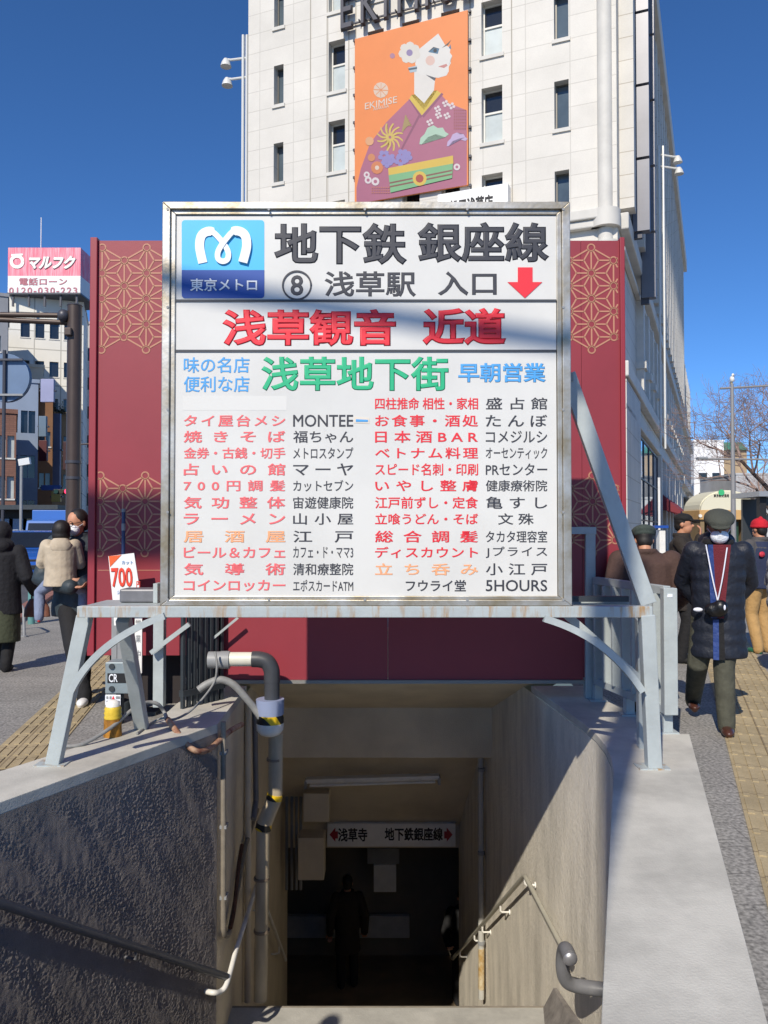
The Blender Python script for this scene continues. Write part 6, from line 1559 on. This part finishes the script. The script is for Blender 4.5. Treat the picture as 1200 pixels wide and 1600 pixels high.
# lamp pole with gull
t = thing('lamp_post', 'tall grey lamp post with crossarms before the bare tree', 'lamp post', P(1138, 850, 28))
q = P(1138, 0, 28); zt1 = P(0, 600, 28).z
mb = MB(); mb.tube([(q.x, 28, 0), (q.x, 28, zt1 * .5), (q.x, 28, zt1)], [.10, .075, .055], 12); mb.build('post', mat('post_grey', '#8e8c8a', .5, .2), t, smooth=40)
for (x0, y0, x1, y1) in ((1125, 607, 1215, 602), (1098, 717, 1200, 718)):
    mb = MB(); mb.tube([P(x0, y0, 28), P(x1, y1, 28)], .035, 8); mb.build('crossarm', MATS['post_grey'], t, smooth=40)
mb = MB(); a, b = P(1089, 718, 28), P(1104, 714, 28); mb.box((a.x, 27.85, a.z), (b.x, 28.15, b.z)); mb.build('lamp_head', M_grey, t, bevel=.03)
t = thing('gull', 'white bird perched on top of the grey lamp post', 'bird', (q.x, 28, zt1))
mb = MB(); mb.ell((0 + q.x, 28, zt1 + .17), (.075, .11, .12)); mb.ell((q.x, 27.93, zt1 + .30), (.045, .055, .06)); mb.tube([(q.x, 28.05, zt1 + .10), (q.x, 28.16, zt1 + .05)], [.05, .02], 8)
blobm = mb; blobm.build('body', M_white, t, smooth=60)
mb = MB(); mb.tube([(q.x, 27.88, zt1 + .30), (q.x, 27.81, zt1 + .285)], [.016, .004], 6); mb.build('beak', M_yel, t)
mb = MB()
for sx in (-.02, .02): mb.tube([(q.x + sx, 28, zt1), (q.x + sx, 28, zt1 + .08)], .008, 6)
mb.build('leg', M_yel, t)
# bare trees
M_bark = mat('bare_bark', '#4a3c36', .9, var=.3, vscale=6); M_twig = mat('winter_twigs', '#937d74', .9, var=.25, vscale=3)
def bare_tree(label, base, h, seed, spread=1.0, group=None):
    rnd = random.Random(seed); t = thing('bare_tree', label, 'tree', base, group)
    tr, cr = MB(), MB()
    def grow(p, d, ln, r, lv):
        pts = [p]; dd = d.copy(); n = 3
        for i in range(n):
            dd = (dd + Vector((rnd.uniform(-.22, .22), rnd.uniform(-.22, .22), rnd.uniform(-.06, .16)))).normalized(); pts.append(pts[-1] + dd * ln / n)
        (tr if lv < 2 else cr).tube(pts, [max(.0045, r * (1 - .45 * i / n)) for i in range(n + 1)], 7 if lv < 3 else 4, cap=False)
        if lv >= 6: return
        k = (3, 4, 4, 4, 4, 3)[lv]
        for i in range(k):
            a = rnd.uniform(0, 6.28); el = rnd.uniform(.45, 1.0)
            x = dd.cross(Z if abs(dd.z) < .95 else X).normalized(); y = dd.cross(x)
            nd = (dd * math.cos(el) + (x * math.cos(a) + y * math.sin(a)) * math.sin(el) * spread).normalized()
            nd.z = max(nd.z, -.12)
            f = 1.0 if i == 0 else rnd.uniform(.55, 1.0)
            grow(pts[-1] if i < 2 else pts[-2], nd, ln * rnd.uniform(.66, .82), r * .56 * (1 if i < 2 else .8), lv + 1)
    grow(Vector(base), Vector((rnd.uniform(-.05, .05), 0, 1)), h * .30, h * .020, 0)
    tr.build('trunk', M_bark, t, smooth=60); cr.build('crown', M_twig, t, smooth=60)
b0 = P(1172, 0, 31); bare_tree('wide bare cherry tree with reddish twigs behind the lamp post', (b0.x + .7, 31, 0), 9.4, 17, 1.35)
b0 = P(1235, 0, 40); bare_tree('bare tree further right with only its twigs in view', (b0.x, 40, 0), 9.0, 5, 1.2)
b0 = P(1196, 0, 60); bare_tree('small far bare tree between kiosk and booth', (b0.x, 60, 0), 7.5, 23, 1.2)
# far low skyline so that the streets end somewhere
for lb, x0, x1, yt, Y_, m_ in (('distant grey row of buildings closing the right street', 1060, 1500, 776, 190, MATS['pale_far_grey']), ('distant dark row of buildings closing the left street', -900, 150, 740, 150, M_gtile)):
    block('building_row', lb, x0, x1, yt, Y_, 15, m_, wins=[((u + .5) / 24, z) for z in (2.5, 5.8) for u in range(24)], wsize=(1.6, 1.4))
# street pole behind the camera: its arm and shaft throw the soft shadows across the sign
t = thing('signal_pole', 'tall pole behind the viewpoint casting the soft shadow bands on the sign', 'pole', (-1.9, -4.0, 0))
PX = Vector((1.36, 4.8, 0)) - Vector((math.tan(SUN_AZ), 1, 0)) * 8.8
kk = math.tan(SUN_EL) / math.cos(SUN_AZ)
mb = MB(); mb.tube([(PX.x, PX.y, 0), (PX.x, PX.y, 1.05 + 1.53 + 8.8 * kk + .2)], .125, 16); mb.build('pole', M_bpole, t, smooth=40)
za_ = P(860, 532, 4.8).z + 8.8 * kk; zb_ = P(300, 448, 4.8).z + 8.8 * kk
sl = (zb_ - za_) / (P(300, 0, 4.8).x - P(860, 0, 4.8).x)
mb = MB(); mb.tube([(PX.x, PX.y, za_ + sl * (1.36 - P(860, 0, 4.8).x)), (PX.x - 4.9, PX.y, za_ + sl * (1.36 - P(860, 0, 4.8).x) - sl * 4.9)], [.055, .055], 14); mb.build('arm', M_bpole, t, smooth=40)
mb = MB(); mb.box((-6.98, PX.y - .1, 10.86), (-5.6, PX.y + .1, 11.28)); mb.build('sign_plate', M_dkst, t)
